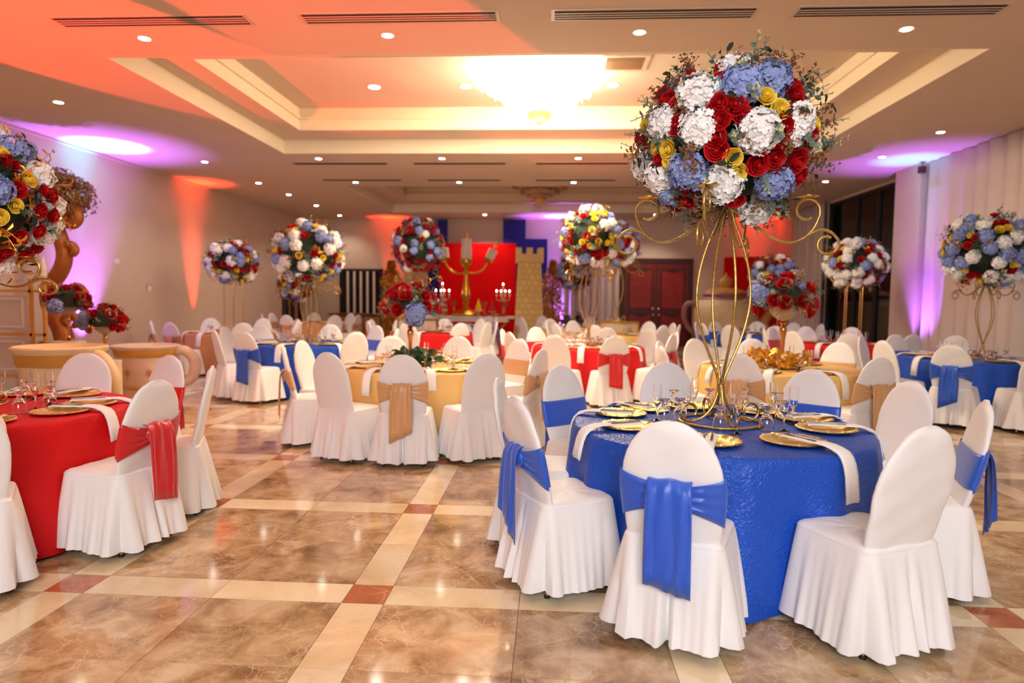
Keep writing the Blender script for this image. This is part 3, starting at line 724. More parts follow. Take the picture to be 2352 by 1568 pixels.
# name: centre, cloth colour, sash colour, chairs [(angle, sash?)], what sets the table apart, chair ring radius
TABLES = {
 'T1': ((1.0, 3.95), 'blue', 'blue', [(-112, 1), (-66, 0), (-20, 1), (14, 0), (46, 1), (93, 0), (134, 1), (175, 0), (-152, 1)], 'tallest-globe blue table', 1.33),
 'T2': ((-3.62, 3.95), 'red', 'red', [(-11, 1), (23, 0), (68, 1), (101, 0), (-52, 0)], 'teacup-side red table', 1.36),
 'T3': ((-1.37, 7.0), 'gold', 'gold', [(-157, 1), (-115, 0), (-86, 1), (-55, 0), (-24, 1), (45, 1), (82, 0), (117, 1), (172, 0)], 'green-garland gold table', 1.42),
 'T4': ((-3.75, 10.05), 'blue', 'blue', [(-140, 0), (-108, 1), (-42, 0), (145, 1), (56, 1), (178, 0), (95, 0), (4, 0)], 'mid-hall blue table', 1.38),
 'T5': ((-6.3, 12.65), 'peach', 'peach', [(-150, 1), (-110, 1), (-55, 0), (133, 0), (88, 1), (45, 0), (0, 1)], 'wall-side peach table', 1.38),
 'T6': ((0.6, 10.3), 'red', 'red', [(-113, 0), (-78, 1), (40, 0), (73, 0), (172, 1), (-150, 0), (-32, 1), (4, 0), (128, 1)], 'favour-pile red table', 1.38),
 'T7': ((-2.5, 13.85), 'red', 'red', [(-100, 0), (-56, 1), (8, 0), (48, 0), (88, 1), (132, 0), (-150, 1), (172, 0), (-25, 0)], 'brown-box red table', 1.38),
 'T8': ((1.3, 13.9), 'gold', 'gold', [(-50, 0), (-17, 0), (48, 0), (15, 1), (84, 0), (125, 1), (172, 0), (-110, 0), (-150, 1)], 'mirror-box gold table', 1.38),
 'T9': ((2.55, 7.4), 'gold', 'gold', [(-124, 1), (-72, 1), (42, 1), (86, 0), (154, 1), (-170, 0), (120, 0)], 'leaf-wreath gold table', 1.38),
 'T10': ((5.2, 11.85), 'red', 'red', [(-112, 0), (-150, 0), (98, 0), (63, 0), (135, 1), (170, 0), (-72, 0)], 'window-side red table', 1.38),
 'T11': ((5.62, 9.1), 'blue', 'blue', [(-130, 1), (-166, 0), (67, 0), (104, 1), (140, 0), (-92, 0), (-50, 1)], 'drape-side blue table', 1.36),
 'T12': ((-6.5, 17.8), 'peach', 'peach', [(167, 1), (-150, 0), (-47, 0), (-12, 1), (-100, 1), (60, 0), (110, 1)], 'corner peach table', 1.36),
 'T13': ((-2.7, 16.95), 'blue', 'blue', [(-8, 1), (40, 0), (-40, 0), (-120, 0), (160, 1), (120, 0)], 'dessert-side blue table', 1.36),
 'T14': ((0.45, 17.5), 'gold', 'gold', [(170, 1), (-150, 0), (-110, 1), (-40, 0), (5, 1), (60, 0), (120, 0)], 'tower-side gold table', 1.36),
 'T15': ((4.55, 14.6), 'blue', 'blue', [(-165, 1), (-132, 0), (-95, 0), (160, 0), (120, 1), (75, 0), (40, 1), (5, 0)], 'teapot-side blue table', 1.36),
}
MARKS = {'white drapes': (6.7, 7.5), 'pillar': (6.8, 12.8), 'dark window': (7.0, 15.3), 'giant teacups': (-5.2, 7.2), 'carved scroll': (-7.3, 9.6), 'red-lit wall': (-8, 14.2), 'sideboard': (-6.1, 20.7),
         'dessert table': (-2.3, 19.2), 'castle tower': (-0.6, 19.4), 'double door': (3.3, 21), 'teapot': (5.1, 19.6), 'open aisle': (-0.8, 1.2)}
def toward(name, c, ang):
    """the landmark that a chair has at its back"""
    best, bn = 9, ''
    M2 = dict(MARKS); M2.update({v[4]: v[0] for k, v in TABLES.items() if k != name})
    for n, p in M2.items():
        d = math.dist(p, c)
        if d > 8: continue
        a = abs((math.degrees(math.atan2(p[1] - c[1], p[0] - c[0])) - ang + 180) % 360 - 180)
        sc = a / 60 + d / 9
        if sc < best: best, bn = sc, n
    return bn
CW = {'blue': 'royal blue', 'red': 'red', 'gold': 'gold', 'peach': 'peach'}
PLATE_ANG = {'T1': [(-108, 0.55), (-60, 0.55), (-12, 0.6), (19, 0.62), (50, 0.6), (92, 0.6), (126, 0.6), (155, 0.6), (-163, 0.56)]}
NAP1 = [-108, -60, -10, 17, 52, 98, 132, 163, -160]
NOGLASS = ('T12', 'T13', 'T14')
kk = 0
for name, (c, cl, sa, chairs, where, rho) in TABLES.items():
    rnd = random.Random(name)
    t = thing('round_table', 'round %s under a floor-length %s%s cloth' % (where, 'crinkled ' if cl == 'blue' else '', cl), 'table', (c[0], c[1], 0))
    link('tablecloth', cloth_mesh(cl, name), t); link('tabletop', top_me, t)
    for q in range(4): link('leg', tleg_me, t, (0.5 * cos(q * PI / 2 + 0.7), 0.5 * sin(q * PI / 2 + 0.7), 0))
    for ang, s_ in chairs:
        kk += 1
        tw = toward(name, c, ang)
        lab = ('white chair with %s sash at the %s, back toward the %s' % (CW[sa].split()[-1], where, tw)) if s_ else ('plain white chair at the %s, back toward the %s' % (where, tw))
        chair(c, ang, rho, sa if s_ else None, lab, ('sashed' if s_ else 'plain') + ' chairs at the ' + where + ' toward the ' + tw, kk, c[1] < 9)
    pa = PLATE_ANG.get(name) or [(a + rnd.uniform(-6, 6), 0.61) for a, _ in chairs]
    far = c[1] > 12.5
    for q, (a, pr_) in enumerate(pa):
        ar = rad(a); px, py = c[0] + pr_ * cos(ar), c[1] + pr_ * sin(ar)
        p = link('charger_plate', CHARGER, None, (px, py, TZ), (0, 0, rnd.uniform(0, 6)))
        tag(p, 'round gilded charger plate on the ' + where, 'plate', 'chargers on the ' + where)
        na = rad(NAP1[q]) if name == 'T1' else ar + rad(rnd.uniform(3, 9))
        o = link('napkin', NAPS[q % 3], None, (c[0], c[1], 0), (0, 0, na)); solid(o, 0.005)
        tag(o, 'folded white napkin hanging over the edge of the ' + where, 'napkin', 'napkins on the ' + where)
        if not far:
            for me_, dy, nm in ((FORK, -0.018, 'fork'), (KNIFE, 0.02, 'knife')):
                rr = 0.60
                f = link(nm, me_, None, (c[0] + rr * cos(na) - dy * sin(na), c[1] + rr * sin(na) + dy * cos(na), TZ + 0.041), (0, 0, na + PI + rnd.uniform(-0.08, 0.08)))
                tag(f, 'steel %s lying across a napkin on the %s' % (nm, where), nm, nm + 's on the ' + where)
    if name == 'T1':
        fl_ = [(0.657, 4.024), (0.837, 4.045), (0.96, 4.385), (1.181, 4.249), (1.038, 3.665), (1.415, 4.215), (1.333, 3.782), (1.458, 3.99)]
        gb_ = [(0.978, 3.792), (1.24, 3.796), (0.702, 4.029), (0.835, 4.438), (0.802, 4.055), (1.091, 4.522), (1.489, 4.382), (1.347, 4.589), (1.414, 4.054)]
    elif name in NOGLASS: fl_, gb_ = [], []
    else:
        fl_ = [(c[0] + 0.37 * cos(rad(a + 12)), c[1] + 0.37 * sin(rad(a + 12))) for a, _ in chairs]
        gb_ = [(c[0] + 0.40 * cos(rad(a - 8)), c[1] + 0.40 * sin(rad(a - 8))) for a, _ in chairs]
    for x, y in fl_: tag(link('champagne_flute', FLUTE, None, (x, y, TZ)), 'empty clear champagne flute standing on the ' + where, 'glass', 'flutes on the ' + where)
    for x, y in gb_: tag(link('water_goblet', GOBLET, None, (x, y, TZ)), 'clear water goblet turned upside down on the ' + where, 'glass', 'upturned goblets on the ' + where)

# ------------------------------------------------------------------ flowers (unit size, growing along +Z)
def basis(n):
    n = Vector(n).normalized(); a = n.orthogonal().normalized(); return a, n.cross(a), n
def fib(n, top=1.0, bot=-1.0):
    out = []
    for k in range(n):
        z = top - (top - bot) * (k + 0.5) / n; r = math.sqrt(max(0, 1 - z * z)); a = k * 2.39996
        out.append(Vector((r * cos(a), r * sin(a), z)))
    return out
def hydrangea(m, seed):
    rnd = random.Random(seed); mb = MB()
    mb.lathe([(0.001, 0.74), (0.4, 0.64), (0.68, 0.35), (0.76, 0.0), (0.66, -0.35), (0.3, -0.6), (0.001, -0.66)], 12)
    for d in fib(74, 1.0, -0.72):
        d = (d + Vector((rnd.uniform(-.1, .1), rnd.uniform(-.1, .1), rnd.uniform(-.1, .1)))).normalized()
        tl = (d + Vector((rnd.uniform(-.35, .35), rnd.uniform(-.35, .35), rnd.uniform(-.35, .35)))).normalized()
        a, b, n = basis(tl); c = d * rnd.uniform(0.76, 0.98); c.z *= 0.86; s_ = rnd.uniform(0.2, 0.27); ph = rnd.uniform(0, 1.57)
        for k in range(4):
            t_ = ph + k * PI / 2; e1 = a * cos(t_) + b * sin(t_); e2 = n.cross(e1); u = rnd.uniform(0.02, 0.1)
            mb.add([c - n * 0.03, c + e1 * s_ * 0.45 + e2 * s_ * 0.5 + n * u * 0.6, c + e1 * s_ * 0.95 + e2 * s_ * 0.4 + n * u, c + e1 * s_ * 1.08 + n * (u - 0.05), c + e1 * s_ * 0.95 - e2 * s_ * 0.4 + n * u, c + e1 * s_ * 0.45 - e2 * s_ * 0.5 + n * u * 0.6],
                   [(0, 1, 2, 3), (0, 3, 4, 5)])
    return mb.mesh('hydrangea', m, False)
def rose(m, seed):
    rnd = random.Random(seed); mb = MB()
    def petal(a0, span, r0, r1, h, lip, n=5):
        P = []
        for i in range(6):
            v = i / 5; row = []
            for j in range(n + 2):
                u = j / (n + 1) * 2 - 1
                a = a0 + u * span * (0.75 + 0.35 * sin(v * PI * 0.6))
                r = r0 + (r1 - r0) * math.sin(min(1, v * 1.15) * PI / 2) + (lip * max(0, v - 0.7) / 0.3)
                z = h * v * (1 - 0.18 * u * u * v) - (0.10 * max(0, v - 0.8) / 0.2 * (lip > 0.05))
                r *= 1 + 0.05 * u * u
                row.append((r * cos(a), r * sin(a), z - 0.45))
            P.append(row)
        mb.grid(P)
    for k in range(5): petal(k * 2 * PI / 5 + rnd.uniform(-.15, .15), 0.85, 0.25, 0.86, 0.85, 0.16)
    for k in range(5): petal(k * 2 * PI / 5 + 0.6 + rnd.uniform(-.15, .15), 0.8, 0.2, 0.66, 1.02, 0.09)
    for k in range(4): petal(k * PI / 2 + 0.3 + rnd.uniform(-.15, .15), 0.95, 0.15, 0.45, 1.1, 0.04)
    for k in range(3): petal(k * 2 * PI / 3 + 1.1, 1.15, 0.08, 0.25, 1.12, 0.0)
    mb.lathe([(0.02, -0.45), (0.3, -0.4), (0.36, 0.1), (0.14, 0.5), (0.01, 0.58)], 8)
    return mb.mesh('rose', m)
def sprig(kind, seed):
    rnd = random.Random(seed); mb = MB()
    pts = [(0.06 * sin(k * 0.5 + seed), 0.06 * cos(k * 0.6 + seed) - 0.06, k / 6) for k in range(7)]
    mb.tube(pts, 0.012, 4)
    def disc(c, n, e1, r, asp=1.0, cup=0.1):
        n = n.normalized(); e1 = (e1 - n * e1.dot(n)).normalized(); e2 = n.cross(e1)
        mb.add([c, c + e1 * r * 0.5 + e2 * r * 0.6 * asp + n * r * cup, c + e1 * r * 1.3 + e2 * r * 0.6 * asp + n * r * cup * 1.5, c + e1 * r * 1.9, c + e1 * r * 1.3 - e2 * r * 0.6 * asp + n * r * cup * 1.5, c + e1 * r * 0.5 - e2 * r * 0.6 * asp + n * r * cup], [(0, 1, 2, 3), (0, 3, 4, 5)])
    rv = lambda: Vector((rnd.uniform(-1, 1), rnd.uniform(-1, 1), rnd.uniform(-1, 1)))
    if kind == 'euc':
        for k in range(7):
            c = Vector(pts[min(6, k)]); r = 0.155 - 0.013 * k
            if k >= 5: mb.cur = 1
            for q in (0, 1):
                a = k * 1.6 + q * PI + rnd.uniform(-.4, .4); e = Vector((cos(a), sin(a), 0.35))
                disc(c, Vector((-cos(a) * .3, -sin(a) * .3, 1)) + rv() * 0.3, e, r * (0.6 if k >= 5 else 1))
        return mb.mesh('eucalyptus_sprig', [M['euc'], M['euctip']], False)
    if kind == 'bronze':
        for k in range(26):
            c = Vector(pts[rnd.randint(2, 6)]) + rv() * 0.24; r = 0.05
            for q in range(4):
                a = q * PI / 2 + k; disc(c, Vector((0, 0, 1)) + rv() * 0.9, Vector((cos(a), sin(a), 0.2)) + rv() * 0.3, r)
        return mb.mesh('bronze_filler_sprig', M['bronze'], False)
    if kind == 'gold':
        for k in range(6):
            c = Vector(pts[k + 1]); a = k * 2.2
            disc(c, Vector((0, 0, 1)) + rv() * 0.4, Vector((cos(a), sin(a), 0.8)), 0.15, 0.55, 0.2)
        return mb.mesh('gold_leaf_sprig', M['goldleaf'], False)
    for k in range(7):
        c = Vector(pts[min(6, k)]); a = k * 2.3
        disc(c, Vector((0, 0, 1)) + rv() * 0.4, Vector((cos(a), sin(a), 0.5)), 0.2, 0.65, 0.15)
    return mb.mesh('leaf_sprig', M['green'] if kind == 'green' else M['dark'], False)
FLW = {'w': [hydrangea(M['fwhite'], k) for k in (1, 2)], 'b': [hydrangea(M['fblue'], k) for k in (3, 4)], 'r': [rose(M['fred'], k) for k in (1, 2)], 'y': [rose(M['fyel'], 5)]}
FN = {'w': 'hydrangea', 'b': 'hydrangea', 'r': 'rose', 'y': 'rose'}
SPR = {k: [sprig(k, q) for q in (1, 2)] for k in ('euc', 'bronze', 'gold', 'green', 'dark')}
SN = {'euc': 'eucalyptus_sprig', 'bronze': 'filler_sprig', 'gold': 'gold_leaf_sprig', 'green': 'leaf_sprig', 'dark': 'leaf_sprig'}
def put(parent, kind, d, pos, s_, rnd, spin=True):
    q = Vector(d).to_track_quat('Z', 'Y') @ Quaternion((0, 0, 1), rnd.uniform(0, 6.28))
    if kind in FLW: return link(FN[kind], rnd.choice(FLW[kind]), parent, pos, q, s_)
    return link(SN[kind], rnd.choice(SPR[kind]), parent, pos, q, s_)
def ball(label, c, zc, rx, rz, base, weights, seed, nf=78, sprigs=(('euc', 26), ('bronze', 18), ('dark', 20)), explicit=None, fs=1.0, group=None, dome=-1.0):
    """a globe of flowers: foam core, every bloom and every sprig a part"""
    rnd = random.Random(seed)
    t = thing('flower_arrangement', label, 'flowers', (c[0], c[1], base), 0, group)
    o = Vector((0, 0, zc - base))
    mb = MB(); n = 14
    mb.lathe([(max(0.001, rx * 0.7 * cos(a)), rz * 0.7 * sin(a)) for a in [-PI / 2 + PI * k / n for k in range(n + 1)] if sin(a) >= dome - 0.01], 20)
    mb.obj('foam_core', M['dark'], t, loc=o)
    used = []
    sizes = {'w': 0.096, 'b': 0.094, 'r': 0.058, 'y': 0.052}
    def place(d, k, s_=None):
        r = sizes[k] * (s_ or rnd.uniform(0.88, 1.1)) * fs
        q = 0.93 if k in 'wb' else 0.95
        p = Vector((d.x * rx * q, d.y * rx * q, d.z * rz * q))
        nn = Vector((d.x / rx, d.y / rx, d.z / rz)).normalized()
        put(t, k, nn, o + p, r, rnd); used.append((d.copy(), r / rx))
    if explicit:
        for u, v, k, s_ in explicit:
            q = u * u + v * v
            if q > 0.97: f_ = math.sqrt(0.97 / q); u *= f_; v *= f_; q = 0.97
            u0, v0 = u, v
            for _ in range(6):      # blooms on the near side of the globe sit closer, so their spacing shrinks
                k_ = (c[1] - rx * 0.93 * math.sqrt(1 - q)) / c[1]
                u, v = ((c[0] + u0 * rx) * k_ - c[0]) / rx, ((zc - CAMH + v0 * rz) * k_ + CAMH - zc) / rz
                q = min(0.97, u * u + v * v)
            place(Vector((u, -math.sqrt(1 - q), v)), k, s_)
    ks = ''.join(k * w_ for k, w_ in weights.items())
    cand = fib(nf * 6, 0.995, max(-0.92, dome)); rnd.shuffle(cand)
    cnt = 0
    for d in cand:
        if explicit and d.y < 0.12: continue
        k = rnd.choice(ks)
        if all((d - e).length > 0.68 * (r + sizes[k] * fs / rx) for e, r in used):
            place(d, k); cnt += 1
            if cnt >= nf: break
    for kind, m in sprigs:
        for d in fib(m, 0.97, max(-0.95, dome)):
            d = (d + Vector((rnd.uniform(-.25, .25), rnd.uniform(-.25, .25), rnd.uniform(-.25, .25)))).normalized()
            if d.z < dome: continue
            L_ = {'euc': rnd.uniform(0.17, 0.25), 'bronze': rnd.uniform(0.13, 0.17), 'gold': rnd.uniform(0.16, 0.22), 'dark': rnd.uniform(0.14, 0.18), 'green': 0.18}[kind] * (0.55 + 0.45 * fs)
            tl = (d + Vector((rnd.uniform(-.5, .5), rnd.uniform(-.5, .5), rnd.uniform(-.5, .5)))).normalized()
            q = {'dark': 0.74, 'bronze': 0.83}.get(kind, 0.79)
            put(t, kind, tl, o + Vector((d.x * rx * q, d.y * rx * q, d.z * rz * q)), L_ * min(1.0, rx / 0.45), rnd)
    return t

# ------------------------------------------------------------------ wire stands
def arc(cx, cz, r0, r1, a0, a1, n=22):
    return [(cx + (r0 + (r1 - r0) * k / n) * cos(rad(a0 + (a1 - a0) * k / n)), cz + (r0 + (r1 - r0) * k / n) * sin(rad(a0 + (a1 - a0) * k / n))) for k in range(n + 1)]
def smooth(P, it=2):
    for _ in range(it):
        Q = [P[0]]
        for a, b in zip(P, P[1:]): Q += [(a[0] * .75 + b[0] * .25, a[1] * .75 + b[1] * .25), (a[0] * .25 + b[0] * .75, a[1] * .25 + b[1] * .75)]
        P = Q + [P[-1]]
    return P
v3 = lambda P: [(r, 0, z) for r, z in P]
WR = 0.0085
foot = smooth([(0.012, 0.27), (0.014, 0.19), (0.05, 0.09), (0.11, 0.03), (0.17, 0.012)], 2) + arc(0.19, 0.072, 0.06, 0.038, -95, 215, 26)
stem = smooth([(0.012, 0.17), (0.014, 0.26), (0.055, 0.36), (0.115, 0.5), (0.158, 0.66), (0.168, 0.78), (0.15, 0.93), (0.105, 1.08), (0.05, 1.2), (0.03, 1.28)], 2)
armu = smooth([(0.02, 1.28), (0.10, 1.235), (0.2, 1.15), (0.29, 1.09), (0.37, 1.075), (0.44, 1.10), (0.5, 1.16), (0.527, 1.24)], 2) + arc(0.455, 1.265, 0.072, 0.05, -8, 300, 26)
arml = smooth([(0.47, 1.125), (0.53, 1.158), (0.59, 1.145), (0.63, 1.10)], 2) + arc(0.572, 1.07, 0.066, 0.042, 22, -300, 26)
FOOT = MB().tube(v3(foot), WR, 8).mesh('foot_scroll', M['oldgold'])
STEM = MB().tube(v3(stem), WR, 8).mesh('stem', M['oldgold'])
ARM = MB().tube(v3(armu), WR, 8).tube(v3(arml), WR, 8).mesh('arm', M['oldgold'])
DISH = MB().lathe([(0.001, 0), (0.03, 0.001), (0.062, 0.009), (0.062, 0.011), (0.03, 0.004), (0.001, 0.004)], 20).mesh('candle_dish', M['gold'])
RING = MB().tube([(0.235 * cos(a), 0.235 * sin(a), 0.009) for a in [2 * PI * k / 48 for k in range(49)]], WR, 8, caps=False).mesh('base_ring', M['oldgold'])
def wire_stand(x, y, z, s_, rz, label):
    t = thing('scroll_flower_stand', label, 'flower stand', (x, y, z), rz, None, s_)
    link('base_ring', RING, t)
    for k in range(4):
        a = k * PI / 2
        link('foot_scroll', FOOT, t, rot=(0, 0, a + 0.25)); link('stem', STEM, t, rot=(0, 0, a + 0.22))
        o = link('arm', ARM, t, rot=(0, 0, rad((0, 66, 182, 247)[k]))); link('candle_dish', DISH, o, (0.455, 0, 1.335))
    MB().lathe([(0.02, 0.16), (0.024, 0.2), (0.02, 0.24)], 12).obj('binding', M['oldgold'], t)
    return t
def post_stand(x, y, z, h, label):
    t = thing('post_flower_stand', label, 'flower stand', (x, y, z))
    me = MB().tube([(0, 0, 0), (0, 0, h)], 0.008, 8).mesh('post', M['rosegold'])
    for k in range(4):
        a = k * PI / 2 + 0.5; link('post', me, t, (0.17 * cos(a), 0.17 * sin(a), 0))
    for zz, nm in ((0.008, 'base_ring'), (h - 0.01, 'top_ring')):
        MB().tube([(0.17 * cos(a), 0.17 * sin(a), zz) for a in [2 * PI * k / 32 for k in range(33)]], 0.008, 6, caps=False).obj(nm, M['rosegold'], t)

# hero globe, blooms where the photograph shows them
hero = []
def hz(k, L_): 
    for x, y, s_ in L_: hero.append(((x - 684) / 600, -(y - 584) / 525, k, s_))
hz('w', [(690, 100, .95), (450, 275, 1.25), (570, 225, .6), (235, 470, 1.05), (465, 505, 1.2), (870, 530, 1.25), (1150, 440, 1.0), (1120, 545, .7), (650, 880, 1.2), (200, 835, 1.05), (890, 1065, 1.0), (1250, 625, .6)])
hz('b', [(745, 210, 1.25), (950, 180, 1.15), (400, 790, 1.2), (1000, 870, 1.15), (280, 955, .75)])
hz('r', [(640, 115, 1.0), (385, 170, .95), (255, 325, 1.1), (330, 345, 1.05), (605, 350, 1.1), (710, 360, 1.1), (760, 425, .9), (600, 450, 1.1), (325, 485, 1.0), (580, 565, 1.05), (595, 650, 1.1), (1040, 505, 1.15), (980, 695, 1.15), (875, 745, 1.1), (1130, 725, 1.25), (1010, 795, 1.0), (1215, 565, 1.1), (1155, 825, 1.0), (1095, 245, 1.0), (1110, 300, .9), (610, 185, .9), (400, 905, 1.0), (390, 990, 1.1), (730, 980, 1.0), (980, 1030, 1.1), (205, 715, .7), (1060, 405, .8)])
hz('y', [(910, 300, 1.05), (1005, 390, 1.1), (705, 700, 1.0), (735, 795, 1.05), (270, 645, 1.1), (280, 735, .9), (1248, 485, .8), (178, 645, .6)])
wire_stand(1.03, 4.0, TZ, 1.0, rad(-4), 'tall worn gold scroll stand on the tallest-globe blue table')
ball('large globe of white, blue, red and yellow flowers on the tallest gold scroll stand', (1.03, 4.0), 2.43, 0.535, 0.475, 1.98, {'w': 3, 'b': 2, 'r': 5, 'y': 2}, 11, 30, (('euc', 84), ('bronze', 50), ('dark', 60)), hero)
# the other tall globes
MIX = {'w': 3, 'b': 2, 'r': 4, 'y': 3}
def globe(tname, dx, dy, zc, rx, rz, w_, seed, stand, z0=TZ, sp=(('euc', 34), ('bronze', 24), ('gold', 10), ('dark', 40)), rot=0.4, nf=105, sc=None):
    c, _, _, _, where, _ = TABLES[tname]
    x, y = c[0] + dx, c[1] + dy
    hb = zc - rz * 0.98
    if stand == 'wire': wire_stand(x, y, z0, sc or (hb - z0) / 1.22, rot, 'gold scroll stand on the ' + where)
    else: post_stand(x, y, z0, hb - z0 + 0.05, 'four-post rose gold stand on the ' + where)
    ball('tall flower globe over the ' + where, (x, y), zc, rx, rz, hb, w_, seed, nf, sp)
globe('T2', -0.2, 0.1, 2.10, 0.56, 0.5, {'w': 4, 'b': 1, 'r': 7, 'y': 6}, 23, 'wire', rot=0.1, sp=(('euc', 28), ('gold', 40), ('dark', 40), ('bronze', 8)), nf=135, sc=(0.98, 0.98, 0.72))
globe('T4', 0.0, 0, 2.16, 0.53, 0.48, {'w': 4, 'b': 3, 'r': 4, 'y': 5}, 24, 'wire')
globe('T5', 0.07, 0, 2.14, 0.47, 0.42, MIX, 25, 'post')
globe('T6', 0, 0, 2.44, 0.45, 0.46, {'w': 3, 'b': 2, 'r': 5, 'y': 4}, 26, 'wire', rot=0.9)
globe('T7', -0.3, 0, 2.58, 0.53, 0.6, {'w': 1, 'b': 3, 'r': 9}, 27, 'wire', TZ + 0.27, rot=0.2)
globe('T8', 0.1, 0, 2.62, 0.42, 0.45, {'w': 1, 'b': 2, 'r': 4}, 28, 'wire', TZ + 0.27)
globe('T10', 0.08, 0, 2.14, 0.49, 0.43, {'w': 5, 'b': 3, 'r': 4, 'y': 1}, 29, 'post')
globe('T11', 0.2, 0.1, 2.2, 0.53, 0.5, {'w': 5, 'b': 3, 'r': 3, 'y': 3}, 30, 'wire', rot=0.15)
globe('T12', -0.5, 0, 1.78, 0.46, 0.46, {'w': 2, 'b': 3, 'r': 4, 'y': 1}, 31, 'post')
globe('T14', 0.2, 0.2, 2.2, 0.48, 0.46, {'b': 3, 'r': 4}, 32, 'wire')
globe('T15', 0.25, 0, 2.0, 0.48, 0.46, {'w': 2, 'b': 3, 'r': 3, 'y': 2}, 33, 'post')

# ------------------------------------------------------------------ crystal bowl vases with low bouquets
def vase(x, y, z, h, label, blabel, seed, s_=1.0, w_=None):
    t = thing('pedestal_vase', label, 'vase', (x, y, z), 0, None, s_)
    h /= s_
    MB().lathe([(0.001, 0), (0.075, 0), (0.075, 0.012), (0.04, 0.03), (0.018, 0.06), (0.014, 0.11), (0.022, h * 0.45), (0.036, h * 0.6), (0.03, h * 0.66), (0.014, h * 0.7)], 20).obj('stem', M['rosegold'], t)
    MB().lathe([(0.001, h * 0.69), (0.022, h * 0.69), (0.034, h * 0.72), (0.022, h * 0.75), (0.026, h * 0.765)], 18).obj('collar', M['rosegold'], t)
    mb = MB(); R = []
    for i in range(10):
        v = i / 9; r = 0.03 + 0.10 * sin(min(1.0, v * 1.25 + 0.08) * PI / 2) - 0.008 * max(0, v - .8) / .2
        zz = h * 0.76 + v * (h * 0.24)
        R.append([((r + (0.006 if (k + i) % 2 else 0)) * cos(2 * PI * k / 28), (r + (0.006 if (k + i) % 2 else 0)) * sin(2 * PI * k / 28), zz) for k in range(28)])
    mb.rings(R, cap0=True).obj('crystal_bowl', M['crystal'], t, False)
    h *= s_
    ball(blabel, (x, y), z + h + 0.03 * s_, 0.29 * s_, 0.27 * s_, z + h, w_ or {'b': 1, 'r': 4}, seed, 18, (('euc', 16), ('bronze', 10), ('green', 12), ('gold', 3)), None, 1.25 * s_, None, -0.32)
vase(-1.5, 7.0, TZ, 0.58, 'rose gold pedestal vase with crystal bowl on the gold table with the green leaf garland', 'low bouquet of blue hydrangeas and red roses over the green leaf garland', 51, 1.0)
vase(2.56, 7.4, TZ, 0.69, 'rose gold pedestal vase with crystal bowl amid the gold-leaf wreath', 'low bouquet of blue hydrangeas and red roses over the gold-leaf wreath', 52, 1.12)
# greenery and gold leaves lying round the vases
def leaf_mesh(name, m):
    P = []
    for i in range(6):
        v = i / 5; w_ = 0.32 * sin(PI * min(1, v * 0.93 + 0.06)) ** 0.8
        P.append([(v, u * w_, 0.10 * sin(v * 3) + 0.12 * u * u) for u in (-1, 0, 1)])
    return MB().grid(P).mesh(name, m)
GL, GG = leaf_mesh('leaf', M['goldleaf']), leaf_mesh('leaf', M['green'])
def wreath(c, label, me, n, r0, r1, zmax, size, seed, cat):
    rnd = random.Random(seed); t = thing('leaf_wreath', label, cat, (c[0], c[1], TZ))
    MB().tube([((r0 + r1) / 2 * cos(a), (r0 + r1) / 2 * sin(a), 0.012) for a in [2 * PI * k / 32 for k in range(33)]], 0.01, 6, caps=False).obj('twig_ring', M['woodbrown'], t)
    for k in range(n):
        a = rnd.uniform(0, 6.28); r = rnd.uniform(r0, r1); zz = rnd.uniform(0.01, zmax)
        d = Vector((rnd.uniform(-1, 1), rnd.uniform(-1, 1), rnd.uniform(-0.05, 0.9))).normalized()
        q = d.to_track_quat('X', 'Z') @ Quaternion((1, 0, 0), rnd.uniform(-0.8, 0.8))
        link('leaf', me, t, (r * cos(a), r * sin(a), zz), q, size * rnd.uniform(0.7, 1.2))
wreath((2.52, 7.36), 'wreath of metallic gold leaves round the vase on the gold table', GL, 150, 0.10, 0.36, 0.15, 0.095, 61, 'wreath')
wreath((-1.45, 6.95), 'garland of green leaves round the vase on the gold table', GG, 90, 0.08, 0.26, 0.12, 0.12, 62, 'garland')
